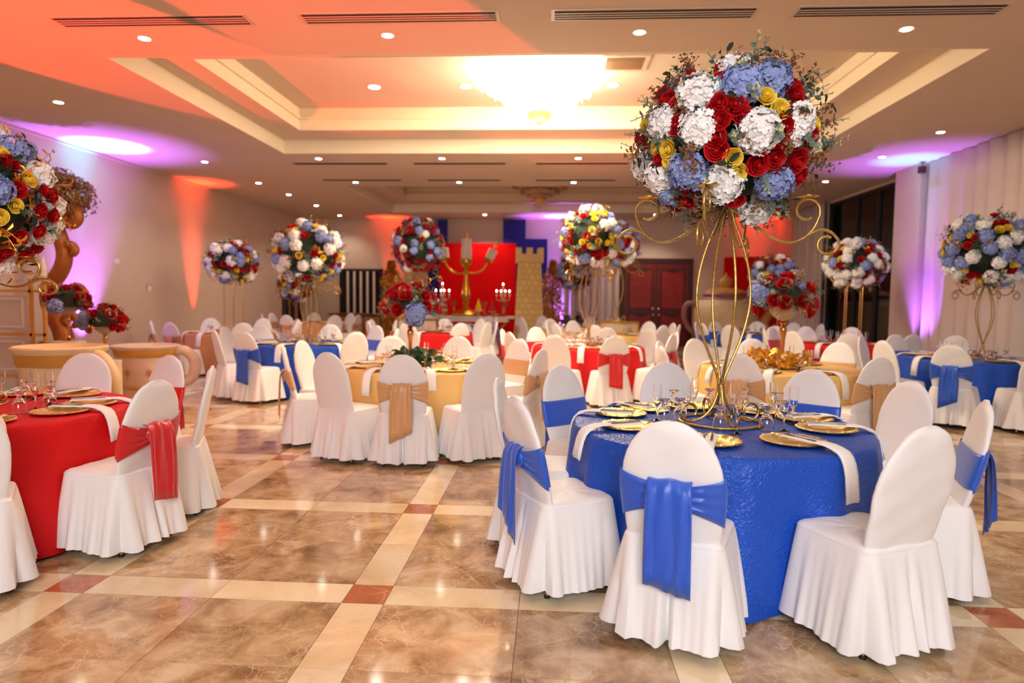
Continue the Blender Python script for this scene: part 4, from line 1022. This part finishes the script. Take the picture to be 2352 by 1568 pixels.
# favours, boxes
fav_me = MB().lathe([(0.001, 0.0), (0.026, 0.004), (0.03, 0.03), (0.012, 0.05), (0.006, 0.056), (0.02, 0.08), (0.001, 0.082)], 10, None, 0.08, 5).mesh('favour_bag', M['napkin'])
fav_r = MB().lathe([(0.011, 0.049), (0.016, 0.054), (0.011, 0.059)], 10).mesh('ribbon', SASH['red'])
rnd = random.Random(5)
for k in range(26):
    a, r = rnd.uniform(1.6, 5.0), rnd.uniform(0.05, 0.3)
    t = thing('favour_bag', 'small white wrapped favour with a red ribbon on the red table', 'favour', (0.5 + r * cos(a), 10.25 + r * sin(a), TZ + rnd.choice((0, 0, 0.05))), rnd.uniform(0, 6), 'wrapped favours piled on the red table')
    t.scale = (1.25,) * 3
    link('favour_bag', fav_me, t); link('ribbon', fav_r, t)
def mirror_box(x, y, m, label):
    t = thing('mirror_box', label, 'box', (x, y, TZ), 0.1)
    hw, hd, hh, b = 0.42, 0.2, 0.27, 0.03
    fm = MB()
    for sx in (-1, 1):
        for sy in (-1, 1): fm.cbox((sx * (hw - b / 2), sy * (hd - b / 2), hh / 2), (b, b, hh))
    for zz in (b / 2, hh - b / 2):
        for sy in (-1, 1): fm.cbox((0, sy * (hd - b / 2), zz), (2 * hw - 2 * b, b, b))
        for sx in (-1, 1): fm.cbox((sx * (hw - b / 2), 0, zz), (b, 2 * hd - 2 * b, b))
    fm.obj('box_frame', m, t, False)
    pm = MB().box(-hw / 3 + 0.012, hw / 3 - 0.012, -0.004, 0.004, b, hh - b).mesh('mirror_pane', M['crystal'], False)
    for k in (-1, 0, 1): link('mirror_pane', pm, t, (k * hw * 2 / 3 * 0.94, -hd + 0.02, 0))
    MB().box(-hw + b, hw - b, -hd + b, hd - b, hh - 0.012, hh).obj('box_top', m, t, False)
mirror_box(1.4, 13.9, M['gold'], 'gilded box with mirror panes under the flower stand on the far gold table')
mirror_box(-2.8, 13.85, M['woodbrown'], 'brown framed box with glass panes under the flower stand on the far red table')

# ------------------------------------------------------------------ left wall stage set: giant teacups, plinths, carved scroll, lattice
def giant_cup(x, y, h, r, rz, label, leaf, mc, mg):
    t = thing('giant_teacup', label, 'teacup prop', (x, y, 0), rz)
    MB().lathe([(0.001, 0), (r * 0.72, 0), (r * 0.74, 0.05), (r * 0.70, 0.1), (r * 0.80, h * 0.35), (r * 0.87, h * 0.7), (r * 0.90, h * 0.86), (r * 0.98, h * 0.93), (r * 1.04, h * 0.955), (r * 1.06, h * 0.985), (r * 1.0, h), (r * 0.93, h * 0.97), (r * 0.86, h * 0.93), (0.001, h * 0.92)], 48).obj('cup_body', mc, t)
    MB().lathe([(r * 0.905, h * 0.80), (r * 0.93, h * 0.81), (r * 0.985, h * 0.925), (r * 0.97, h * 0.93)], 48).obj('rim_band', mg, t)
    MB().lathe([(r * 0.775, h * 0.22), (r * 0.80, h * 0.23), (r * 0.815, h * 0.27), (r * 0.80, h * 0.28)], 48).obj('foot_band', mg, t)
    pts = smooth([(r * 0.86, h * 0.86), (r * 1.15, h * 0.92), (r * 1.5, h * 0.74), (r * 1.52, h * 0.5), (r * 1.3, h * 0.32), (r * 0.8, h * 0.24)], 3)
    MB().tube(v3(pts), [0.05 + 0.03 * sin(PI * k / (len(pts) - 1)) for k in range(len(pts))], 14).obj('handle', mc, t)
    # painted fleur motifs, raised a little
    mo = MB()
    for dx, dz, a, l in ((0, 0.0, 0, 0.13), (-0.01, 0.02, 0.7, 0.10), (0.01, 0.02, -0.7, 0.10), (-0.02, -0.03, 1.25, 0.08), (0.02, -0.03, -1.25, 0.08)):
        pass
    me = None
    P = MB()
    for a, l in ((0, 0.14), (0.55, 0.11), (-0.55, 0.11), (1.15, 0.08), (-1.15, 0.08)):
        n = 6; V = []
        for i in range(n + 1):
            v = i / n; w_ = 0.016 * sin(PI * min(1, v * 0.95 + 0.05))
            V.append([(0, (v * l) * sin(a) + u * w_ * cos(a), (v * l) * cos(a) - u * w_ * sin(a)) for u in (-1, 0, 1)])
        P.grid(V)
    P.tube([(0, 0, -0.09), (0, 0, 0)], 0.006, 5)
    me = P.mesh('fleur_motif', mg)
    for k in range(8):
        a = 2 * PI * k / 8 + leaf
        o = link('fleur_motif', me, t, (r * 0.868 * cos(a), r * 0.868 * sin(a), h * 0.5), Matrix.Rotation(a, 3, 'Z').to_quaternion() @ Quaternion((0, 1, 0), 0.08), h * 0.85)
        solid(o, 0.012)
giant_cup(-4.93, 6.35, 0.97, 0.40, -0.15, 'giant cream and ochre teacup with a thick handle behind the red table', 0.0, M['cup'], M['cupgold'])
giant_cup(-5.72, 9.0, 0.78, 0.42, 0.35, 'giant pink-lit teacup between the white plinth and the peach table', 0.3, mat('rose_cream_paint', lin(226, 196, 170), 0.55, var=0.06), M['cupgold'])
def plinth(x, y, h, r, label):
    t = thing('round_plinth', label, 'plinth', (x, y, 0))
    MB().lathe([(0.001, 0), (r * 1.04, 0), (r * 1.04, 0.04), (r, 0.05), (r, h - 0.03)], 32).obj('drum', M['plinth'], t)
    MB().lathe([(r, h - 0.03), (r * 1.03, h - 0.028), (r * 1.03, h), (0.001, h)], 32).obj('top_disc', M['plinth'], t)
plinth(-5.3, 7.55, 0.70, 0.165, 'white round plinth between the two giant teacups')
plinth(-6.02, 7.9, 0.90, 0.18, 'white round plinth hidden behind the giant cream teacup')
plinth(-5.62, 5.95, 0.78, 0.165, 'white round plinth on the far side of the giant cream teacup')
vase(-5.3, 7.55, 0.70, 0.42, 'slim gold pedestal vase on the plinth between the giant teacups', 'small bouquet of red roses and blue hydrangeas between the giant teacups', 53, 0.80)
vase(-6.02, 7.9, 0.90, 0.44, 'slim gold pedestal vase on the plinth behind the cream teacup', 'small bouquet of red roses and blue hydrangeas before the carved scroll', 54, 0.86, {'b': 2, 'r': 6})
vase(-5.62, 5.95, 0.78, 0.44, 'slim gold pedestal vase on the plinth before the white lattice', 'small bouquet of red roses with gold leaves before the white lattice', 55, 0.86, {'b': 1, 'r': 6})
# carved gilded scroll column with bronze foliage on top
t = thing('carved_scroll_column', 'tall gilded carved scroll column against the purple-lit wall', 'column prop', (-7.42, 9.6, 0))
S_ = [(-0.10, 0.0), (-0.08, 0.3), (0.02, 0.6), (0.04, 0.85), (-0.10, 1.15), (-0.20, 1.4), (-0.16, 1.62), (0.04, 1.85), (0.10, 2.1), (0.02, 2.35), (-0.06, 2.6)]
sp = smooth(S_, 3)
MB().tube([(x, 0, z) for x, z in sp], [0.15 - 0.05 * k / len(sp) for k in range(len(sp))], 14).obj('scroll_shaft', M['scroll'], t)
def curl(cx, cz, r, a0, a1, w_, name='curl'):
    P = arc(cx, cz, r, r * 0.25, a0, a1, 30)
    MB().tube([(x, -0.02, z) for x, z in P], [w_ * (1 - 0.35 * k / 30) for k in range(31)], 12).obj(name, M['scroll'], t)
curl(0.20, 2.62, 0.15, 90, -250, 0.095); curl(0.20, 2.12, 0.14, 190, -60, 0.08); curl(0.27, 1.45, 0.13, 100, -200, 0.09)
curl(0.20, 1.05, 0.13, 180, -80, 0.08); curl(0.24, 0.62, 0.12, 120, -180, 0.08); curl(-0.30, 0.6, 0.12, 60, 330, 0.06)
MB().lathe([(0.001, 0), (0.3, 0), (0.3, 0.06), (0.22, 0.1), (0.001, 0.1)], 24).obj('foot', M['scroll'], t)
fo = thing('bronze_foliage_bunch', 'bunch of bronze dried foliage on top of the carved scroll column', 'foliage', (-7.38, 9.6, 2.74))
rnd = random.Random(9)
for d in fib(95, 1.0, -0.45):
    q = d.to_track_quat('Z', 'Y') @ Quaternion((0, 0, 1), rnd.uniform(0, 6))
    link('bronze_spray', rnd.choice(SPR['bronze']), fo, d * rnd.uniform(0.04, 0.12) + Vector((0, 0, 0.18)), q, rnd.uniform(0.26, 0.38))
# white and gold lattice pavilion at the wall
t = thing('lattice_pavilion', 'white and gold lattice pavilion panel by the left wall', 'lattice', (-7.62, 9.0, 0))
for x in (-0.42, 0.22, 0.42): MB().cbox((x, 0, 0.85), (0.04, 0.05, 1.7)).obj('post', M['cupgold'], t, False)
for z in (0.3, 0.9, 1.52): MB().cbox((0, 0, z), (0.9, 0.05, 0.04)).obj('rail', M['cupgold'], t, False)
pm = MB().cbox((0, 0, 0), (0.5, 0.02, 0.5)).mesh('panel', M['drape'], False)
fm = MB().cbox((0, -0.015, 0.2), (0.4, 0.02, 0.02)).cbox((0, -0.015, -0.2), (0.4, 0.02, 0.02)).cbox((-0.2, -0.015, 0), (0.02, 0.02, 0.4)).cbox((0.2, -0.015, 0), (0.02, 0.02, 0.4)).mesh('panel_frame', M['white'], False)
for z in (0.6, 1.21):
    o = link('panel', pm, t, (-0.1, 0, z)); link('panel_frame', fm, o)
MB().lathe([(0.03, 1.7), (0.05, 1.74), (0.03, 1.8), (0.045, 1.86), (0.02, 1.95), (0.001, 2.02)], 14, Matrix.Translation((0.42, 0, 0))).obj('finial', M['white'], t)
MB().lathe([(0.03, 1.7), (0.05, 1.74), (0.03, 1.8), (0.045, 1.86), (0.02, 1.95), (0.001, 2.02)], 14, Matrix.Translation((-0.42, 0, 0))).obj('finial', M['white'], t)

# ------------------------------------------------------------------ back wall stage set
def panel(name, x0, x1, y, z1, m, label, fm):
    t = thing(name, label, 'backdrop', ((x0 + x1) / 2, y, 0))
    w_ = (x1 - x0) / 2
    MB().box(-w_, w_, -0.015, 0.015, 0.0, z1).obj('backdrop_board', m, t, False)
    MB().box(-w_ + 0.05, -w_ + 0.1, 0.015, 0.055, 0, z1 - 0.02).box(w_ - 0.1, w_ - 0.05, 0.015, 0.055, 0, z1 - 0.02).box(-w_ + 0.1, w_ - 0.1, 0.015, 0.055, z1 - 0.1, z1 - 0.05).obj('support_frame', fm, t, False)
    return t
panel('backdrop_panel', -3.48, -1.09, 20.55, 3.18, M['redpanel'], 'large red backdrop panel behind the dessert display', M['woodbrown'])
panel('backdrop_panel', -3.92, -3.3, 20.95, 3.95, M['bluepanel'], 'navy backdrop panel rising behind the flower globe side of the red backdrop', M['woodbrown'])
panel('backdrop_panel', -1.53, -0.82, 21.02, 3.97, M['bluepanel'], 'tall narrow navy backdrop panel reaching the ceiling', M['woodbrown'])
panel('backdrop_panel', -1.5, -0.12, 20.88, 3.35, M['bluepanel'], 'wide navy backdrop panel behind the castle tower', M['woodbrown'])
rp = panel('backdrop_panel', -0.94, 0.94, 0, 2.82, M['redpanel'], 'red backdrop panel behind the teapot by the curtain', M['woodbrown'])
rp.location = (6.16, 20.42, 0); rp.rotation_euler = (0, 0, -0.595)
# dessert table with X legs
t = thing('dessert_table', 'long white dessert table with gold crossed legs before the red backdrop', 'table', (-2.31, 19.2, 0))
MB().box(-1.27, 1.27, -0.42, 0.42, 0.90, 0.95).obj('tabletop', M['white'], t, False)
MB().box(-1.1, 1.1, -0.36, 0.36, 0.80, 0.90).obj('apron', M['white'], t, False)
for sx in (-1, 1):
    for sy in (-1, 1):
        MB().tube([(sx * 1.05, sy * 0.3, 0.8), (sx * 0.72, sy * 0.3, 0.4), (sx * 1.05, sy * 0.3, 0)], 0.02, 8).obj('leg', M['gold'], t)
# plain gilded candelabra prop (no face)
t = thing('giant_candelabra', 'giant gold candelabra with three thick ivory candles on the dessert table', 'candelabra', (-2.48, 19.3, 0.95))
MB().lathe([(0.001, 0), (0.42, 0), (0.43, 0.06), (0.36, 0.1), (0.2, 0.17), (0.09, 0.22), (0.1, 0.27), (0.06, 0.3), (0.1, 0.35), (0.11, 0.4), (0.07, 0.44), (0.13, 0.52), (0.14, 0.62), (0.09, 0.95), (0.06, 1.2), (0.09, 1.24), (0.09, 1.32), (0.05, 1.36), (0.07, 1.42), (0.17, 1.5), (0.2, 1.6), (0.18, 1.66), (0.001, 1.66)], 32).obj('column', M['gold'], t)
for sx in (-1, 1):
    P = smooth([(0.04, 1.27), (0.25, 1.24), (0.46, 1.32), (0.58, 1.48), (0.62, 1.58)], 3)
    o = MB().tube([(sx * x, 0, z) for x, z in P], 0.032, 10).obj('arm', M['gold'], t)
    Mx = Matrix.Translation((sx * 0.62, 0, 1.56)) @ Matrix.Rotation(sx * (0.45 if sx > 0 else 0.1), 4, 'Y')
    MB().lathe([(0.001, 0), (0.08, 0.01), (0.15, 0.07), (0.16, 0.13), (0.001, 0.13)], 20, Mx).obj('candle_cup', M['gold'], o)
    MB().lathe([(0.13, 0.13), (0.135, 0.4), (0.12, 0.43), (0.001, 0.42)], 20, Mx).obj('candle', M['candle'], o)
    MB().lathe([(0.001, 0.47), (0.05, 0.52), (0.06, 0.57), (0.03, 0.66), (0.001, 0.76)], 14, Mx).obj('flame', M['flame'], o)
MB().lathe([(0.15, 1.64), (0.16, 1.9), (0.14, 2.1), (0.15, 2.2), (0.16, 2.24), (0.12, 2.25), (0.001, 2.22)], 24).obj('candle', M['candle'], t)
MB().lathe([(0.001, 2.24), (0.05, 2.3), (0.06, 2.36), (0.03, 2.46), (0.001, 2.56)], 14).obj('flame', M['flame'], t)
# small lit crystal candelabras
def crystal_candelabra(x, y, label):
    t = thing('crystal_candelabra', label, 'candelabra', (x, y, 0.95))
    MB().lathe([(0.001, 0), (0.1, 0), (0.1, 0.02), (0.02, 0.05), (0.018, 0.5), (0.03, 0.55), (0.015, 0.6), (0.015, 0.75)], 14).obj('stem', M['crystal'], t)
    for k in range(5):
        a = 2 * PI * k / 4 + 0.4; r = 0.2 if k < 4 else 0; zt = 0.72 if k < 4 else 0.92
        if r:
            o = MB().tube([(r * q * cos(a), r * q * sin(a), z) for q, z in ((0, 0.52), (0.5, 0.45), (1, 0.5), (1, zt - 0.14))], 0.012, 6).obj('arm', M['crystal'], t)
        else: o = MB().tube([(0, 0, 0.74), (0, 0, zt - 0.14)], 0.014, 6).obj('arm', M['crystal'], t)
        MB().lathe([(0.001, zt - 0.14), (0.02, zt - 0.14), (0.02, zt), (0.001, zt)], 10, Matrix.Translation((r * cos(a), r * sin(a), 0))).obj('candle', M['candle'], o)
        MB().lathe([(0.001, zt), (0.018, zt + 0.015), (0.015, zt + 0.035), (0.001, zt + 0.055)], 10, Matrix.Translation((r * cos(a), r * sin(a), 0))).obj('bulb', M['bulb'], o)
crystal_candelabra(-3.2, 19.45, 'lit crystal candelabra beside the striped cone tower')
crystal_candelabra(-1.4, 19.45, 'lit crystal candelabra beside the castle tower')
def cone_tower(x, y, z, cols, label, h=0.36, r=0.11):
    t = thing('cone_tower', label, 'cone tower', (x, y, z))
    MB().lathe([(0.001, 0), (0.06, 0), (0.02, 0.02), (0.02, 0.12), (r + 0.02, 0.14), (r + 0.02, 0.155), (0.001, 0.155)], 18).obj('cake_stand', M['crystal'], t)
    n = len(cols)
    for k, m in enumerate(cols):
        r0, r1 = r * (1 - k / n), r * (1 - (k + 1) / n)
        MB().lathe([(0.001, 0.155 + h * k / n), (r0, 0.155 + h * k / n), (r1 + 0.004, 0.153 + h * (k + 1) / n), (0.001, 0.155 + h * (k + 1) / n)], 18).obj('cone_tier', m, t)
yel = mat('yellow_icing', lin(250, 200, 20), 0.5, var=0.05); ri = mat('red_icing', lin(200, 20, 24), 0.5, var=0.05); bi = mat('grey_blue_icing', lin(80, 96, 130), 0.5, var=0.05); oi_ = mat('apricot_icing', lin(232, 160, 90), 0.5, var=0.05)
cone_tower(-2.08, 19.0, 0.95, [yel], 'smooth yellow cone tower on a cake stand before the red backdrop')
cone_tower(-1.68, 19.0, 0.95, [ri], 'smooth red cone tower on a cake stand before the red backdrop')
plinth(-3.3, 18.62, 1.02, 0.14, 'ivory drum plinth at the end of the dessert table')
cone_tower(-3.06, 19.0, 0.95, [oi_, bi, oi_, ri, bi, oi_, bi, oi_], 'striped cone tower of grey and apricot bands on a cake stand', 0.5, 0.08)
def goblet(x, y, label, m):
    t = thing('dessert_goblet', label, 'goblet', (x, y, 0.95), 0, 'tall goblets on the dessert table')
    MB().lathe([(0.001, 0), (0.06, 0), (0.05, 0.02), (0.015, 0.05), (0.015, 0.12), (0.03, 0.15), (0.015, 0.18), (0.02, 0.25)], 14).obj('stem', M['rosegold'], t)
    MB().lathe([(0.02, 0.25), (0.07, 0.29), (0.09, 0.36), (0.095, 0.43), (0.085, 0.43), (0.001, 0.4)], 16).obj('bowl', m, t)
for x, y in ((-2.85, 19.42), (-1.95, 19.42), (-1.32, 19.02)): goblet(x, y, 'tall bronze goblet on the dessert table', mat('bronze_glass', lin(170, 80, 60), 0.3, 0.3, var=0.1))
cup_me = MB().lathe([(0.001, 0), (0.03, 0), (0.045, 0.05), (0.05, 0.09), (0.04, 0.09), (0.001, 0.05)], 12)
cms = {k: cup_me.mesh('dessert_cup', m) for k, m in (('g', M['gold']), ('r', ri), ('o', oi_))}
rnd = random.Random(14)
for k in range(14):
    x = -3.0 + 0.125 * k
    if abs(x + 2.48) < 0.5: x = -2.0 + rnd.uniform(0, 0.6)
    kind = 'grogrrgorgrogr'[k]
    nm = {'g': 'gold', 'r': 'red', 'o': 'apricot'}[kind]
    o = link('dessert_cup', cms[kind], None, (x, 18.84 + 0.03 * (k % 2), 0.95)); tag(o, 'small %s dessert cup along the edge of the dessert table' % nm, 'cup', nm + ' dessert cups')

# castle tower of yellow blocks
t = thing('castle_tower', 'cream stone castle tower prop with battlements beside the red backdrop', 'tower', (-0.63, 19.35, 0), 0.06)
TH = 2.52
def hwid(z): return 0.435 - 0.115 * z / TH
R = [[(sx * (hwid(z) - 0.012), sy * (hwid(z) * 0.8 - 0.012), z) for sx, sy in ((-1, -1), (1, -1), (1, 1), (-1, 1))] for z in (0, TH)]
MB().rings(R, cap0=True, cap1=True).obj('tower_core', M['mortar'], t, False)
rows = 15
for r in range(rows):
    z0, z1 = TH * r / rows + 0.005, TH * (r + 1) / rows - 0.005
    w_ = hwid((z0 + z1) / 2); d_ = w_ * 0.8; n = 4
    offx = 0.5 if r % 2 else 0.0
    edges = sorted(set([-1.0] + [max(-1, min(1, -1 + 2 * (k + offx) / n)) for k in range(n + 1)] + [1.0]))
    for a, b in zip(edges, edges[1:]):
        if b - a < 0.05: continue
        me = MB().box(a * w_ + 0.006, b * w_ - 0.006, -0.012, 0.012, 0, z1 - z0).mesh('brick', M['stone'], False)
        for sy in (-1, 1): link('brick', me, t, (0, sy * d_, z0))
        me = MB().box(-0.012, 0.012, a * d_ + 0.006, b * d_ - 0.006, 0, z1 - z0).mesh('brick', M['stone'], False)
        for sx in (-1, 1): link('brick', me, t, (sx * w_, 0, z0))
MB().box(-0.40, 0.40, -0.34, 0.34, TH, TH + 0.24).obj('parapet', M['stone'], t, False)
me = MB().box(-0.085, 0.085, -0.05, 0.05, 0, 0.18).mesh('merlon', M['stone'], False)
for x in (-0.315, 0, 0.315):
    for y in (-0.29, 0.29): link('merlon', me, t, (x, y, TH + 0.24))
for sx in (-1, 1): link('merlon', me, t, (sx * 0.35, 0, TH + 0.24), (0, 0, PI / 2))
# gilded bushy trees
def tree(x, y, h, label, seed):
    t = thing('gilded_tree', label, 'tree', (x, y, 0)); rnd = random.Random(seed)
    MB().tube([(0, 0, 0), (0.02, 0, h * 0.4), (-0.02, 0.02, h * 0.8)], [0.05, 0.04, 0.015], 8).obj('trunk', M['woodbrown'], t)
    mb = MB()
    for k in range(3800):
        z = h * (0.06 + 0.94 * rnd.random()); rmax = 0.36 * (0.75 + 0.25 * sin(z * 7)) * min(1, (h * 1.04 - z) / 0.9) + 0.06
        a = rnd.uniform(0, 6.28); r = rmax * rnd.random() ** 0.5
        c = Vector((r * cos(a), r * sin(a), z)); d = Vector((rnd.uniform(-1, 1), rnd.uniform(-1, 1), rnd.uniform(-.3, 1))).normalized(); e = d.orthogonal().normalized(); s_ = rnd.uniform(0.05, 0.1)
        mb.add([c, c + d * s_ * 0.5 + e * s_ * 0.3, c + d * s_, c + d * s_ * 0.5 - e * s_ * 0.3], [(0, 1, 2, 3)])
    tag(mb.obj('foliage', mat('gilt_foliage', lin(196, 130, 34), 0.45, 0.3, var=0.35, vscale=5), t, False), kind='stuff')
tree(-4.85, 19.9, 2.55, 'slim gilded foliage tree between the barred opening and the red backdrop', 1)
tree(0.06, 19.9, 2.6, 'slim gilded foliage tree between the castle tower and the lit curtain', 2)
# wooden cabinet under the barred opening
t = thing('wooden_sideboard', 'low brown wooden sideboard under the barred opening', 'sideboard', (-6.15, 20.75, 0))
MB().box(-0.82, 0.82, -0.24, 0.24, 0.05, 0.9).obj('body', M['woodbrown'], t, False)
MB().box(-0.88, 0.88, -0.28, 0.28, 0.9, 0.95).obj('top', M['woodbrown'], t, False)
me = MB().box(-0.24, 0.24, -0.012, 0.012, 0.1, 0.84).mesh('cupboard_door', mat('light_oak', lin(168, 120, 70), 0.45, var=0.2, vscale=6), False)
kn = MB().lathe([(0.001, 0), (0.015, 0.01), (0.012, 0.025), (0.001, 0.03)], 10, Matrix.Rotation(PI / 2, 4, 'X')).mesh('knob', M['brass'])
for k in (-1, 0, 1):
    o = link('cupboard_door', me, t, (k * 0.53, -0.255, 0)); link('knob', kn, o, (0.19, -0.012, 0.5))
# console table by the lit curtain
t = thing('console_table', 'dark carved console table before the lit curtain', 'table', (0.85, 20.45, 0))
MB().box(-0.6, 0.6, -0.2, 0.2, 0.80, 0.86).obj('tabletop', M['wooddark'], t, False)
MB().box(-0.54, 0.54, -0.16, 0.16, 0.70, 0.80).obj('apron', M['wooddark'], t, False)
for sx in (-1, 1):
    for sy in (-1, 1): MB().tube([(sx * 0.5, sy * 0.13, 0.72), (sx * 0.54, sy * 0.14, 0.4), (sx * 0.47, sy * 0.13, 0.15), (sx * 0.52, sy * 0.15, 0)], [0.035, 0.028, 0.02, 0.03], 8).obj('leg', M['wooddark'], t)
for x, h, m, nm, lab in ((-0.35, 0.12, 'wooddark', 'jewel_casket', 'small dark casket on the console table'), (0.0, 0.26, 'wooddark', 'carved_urn', 'dark lidded urn at the middle of the console table'), (0.42, 0.22, 'frame', 'slim_bottle', 'slim dark bottle at the end of the console table')):
    t = thing(nm, lab, nm.split('_')[1], (0.85 + x, 20.4, 0.86))
    if nm == 'jewel_casket':
        MB().box(-0.1, 0.1, -0.07, 0.07, 0, 0.08).obj('body', M[m], t, False); MB().box(-0.105, 0.105, -0.075, 0.075, 0.082, 0.12).obj('lid', M[m], t, False)
    else:
        rr = 0.1 if nm == 'carved_urn' else 0.035
        MB().lathe([(0.001, 0), (rr * 0.6, 0), (rr, h * 0.4), (rr * 0.7, h * 0.65), (rr * 0.4, h * 0.72)], 16).obj('body', M[m], t)
        MB().lathe([(rr * 0.42, h * 0.72), (rr * 0.5, h * 0.78), (rr * 0.2, h * 0.9), (0.001, h)], 16).obj('lid', M[m], t)
# plain giant teapot (no face)
t = thing('giant_teapot', 'giant cream teapot prop with ochre lid and mauve trim before the red backdrop', 'teapot prop', (5.1, 19.6, 0))
bp = [(0.001, 0.10), (0.5, 0.11), (0.72, 0.25), (0.88, 0.55), (0.93, 0.9), (0.9, 1.2), (0.78, 1.45), (0.58, 1.6)]
MB().lathe(bp, 48).obj('pot_body', M['cup'], t)
MB().lathe([(0.001, 0), (0.52, 0), (0.55, 0.05), (0.5, 0.12), (0.001, 0.12)], 40).obj('foot_ring', M['mauve'], t)
MB().lathe([(0.73, 1.50), (0.62, 1.585), (0.60, 1.62), (0.66, 1.66), (0.62, 1.72), (0.5, 1.76)], 48).obj('neck_band', M['mauve'], t)
MB().lathe([(0.64, 1.66), (0.62, 1.72), (0.45, 1.80), (0.2, 1.85), (0.14, 1.87), (0.001, 1.87)], 40).obj('lid', M['cupgold'], t)
MB().lathe([(0.12, 1.86), (0.19, 1.95), (0.2, 2.05), (0.14, 2.14), (0.05, 2.2), (0.02, 2.28), (0.001, 2.32)], 24).obj('lid_knob', M['cupgold'], t)
P = smooth([(-0.78, 1.35), (-1.05, 1.42), (-1.2, 1.25), (-1.18, 0.9), (-1.0, 0.6), (-0.8, 0.5)], 3)
MB().tube([(x, 0, z) for x, z in P], 0.075, 14).obj('handle', M['mauve'], t)
P = smooth([(0.75, 0.55), (1.0, 0.65), (1.15, 0.95), (1.3, 1.12), (1.45, 1.16)], 3)
MB().tube([(x, 0, z) for x, z in P], [0.2 - 0.12 * k / (len(P) - 1) for k in range(len(P))], 16).obj('spout', M['cupgold'], t)
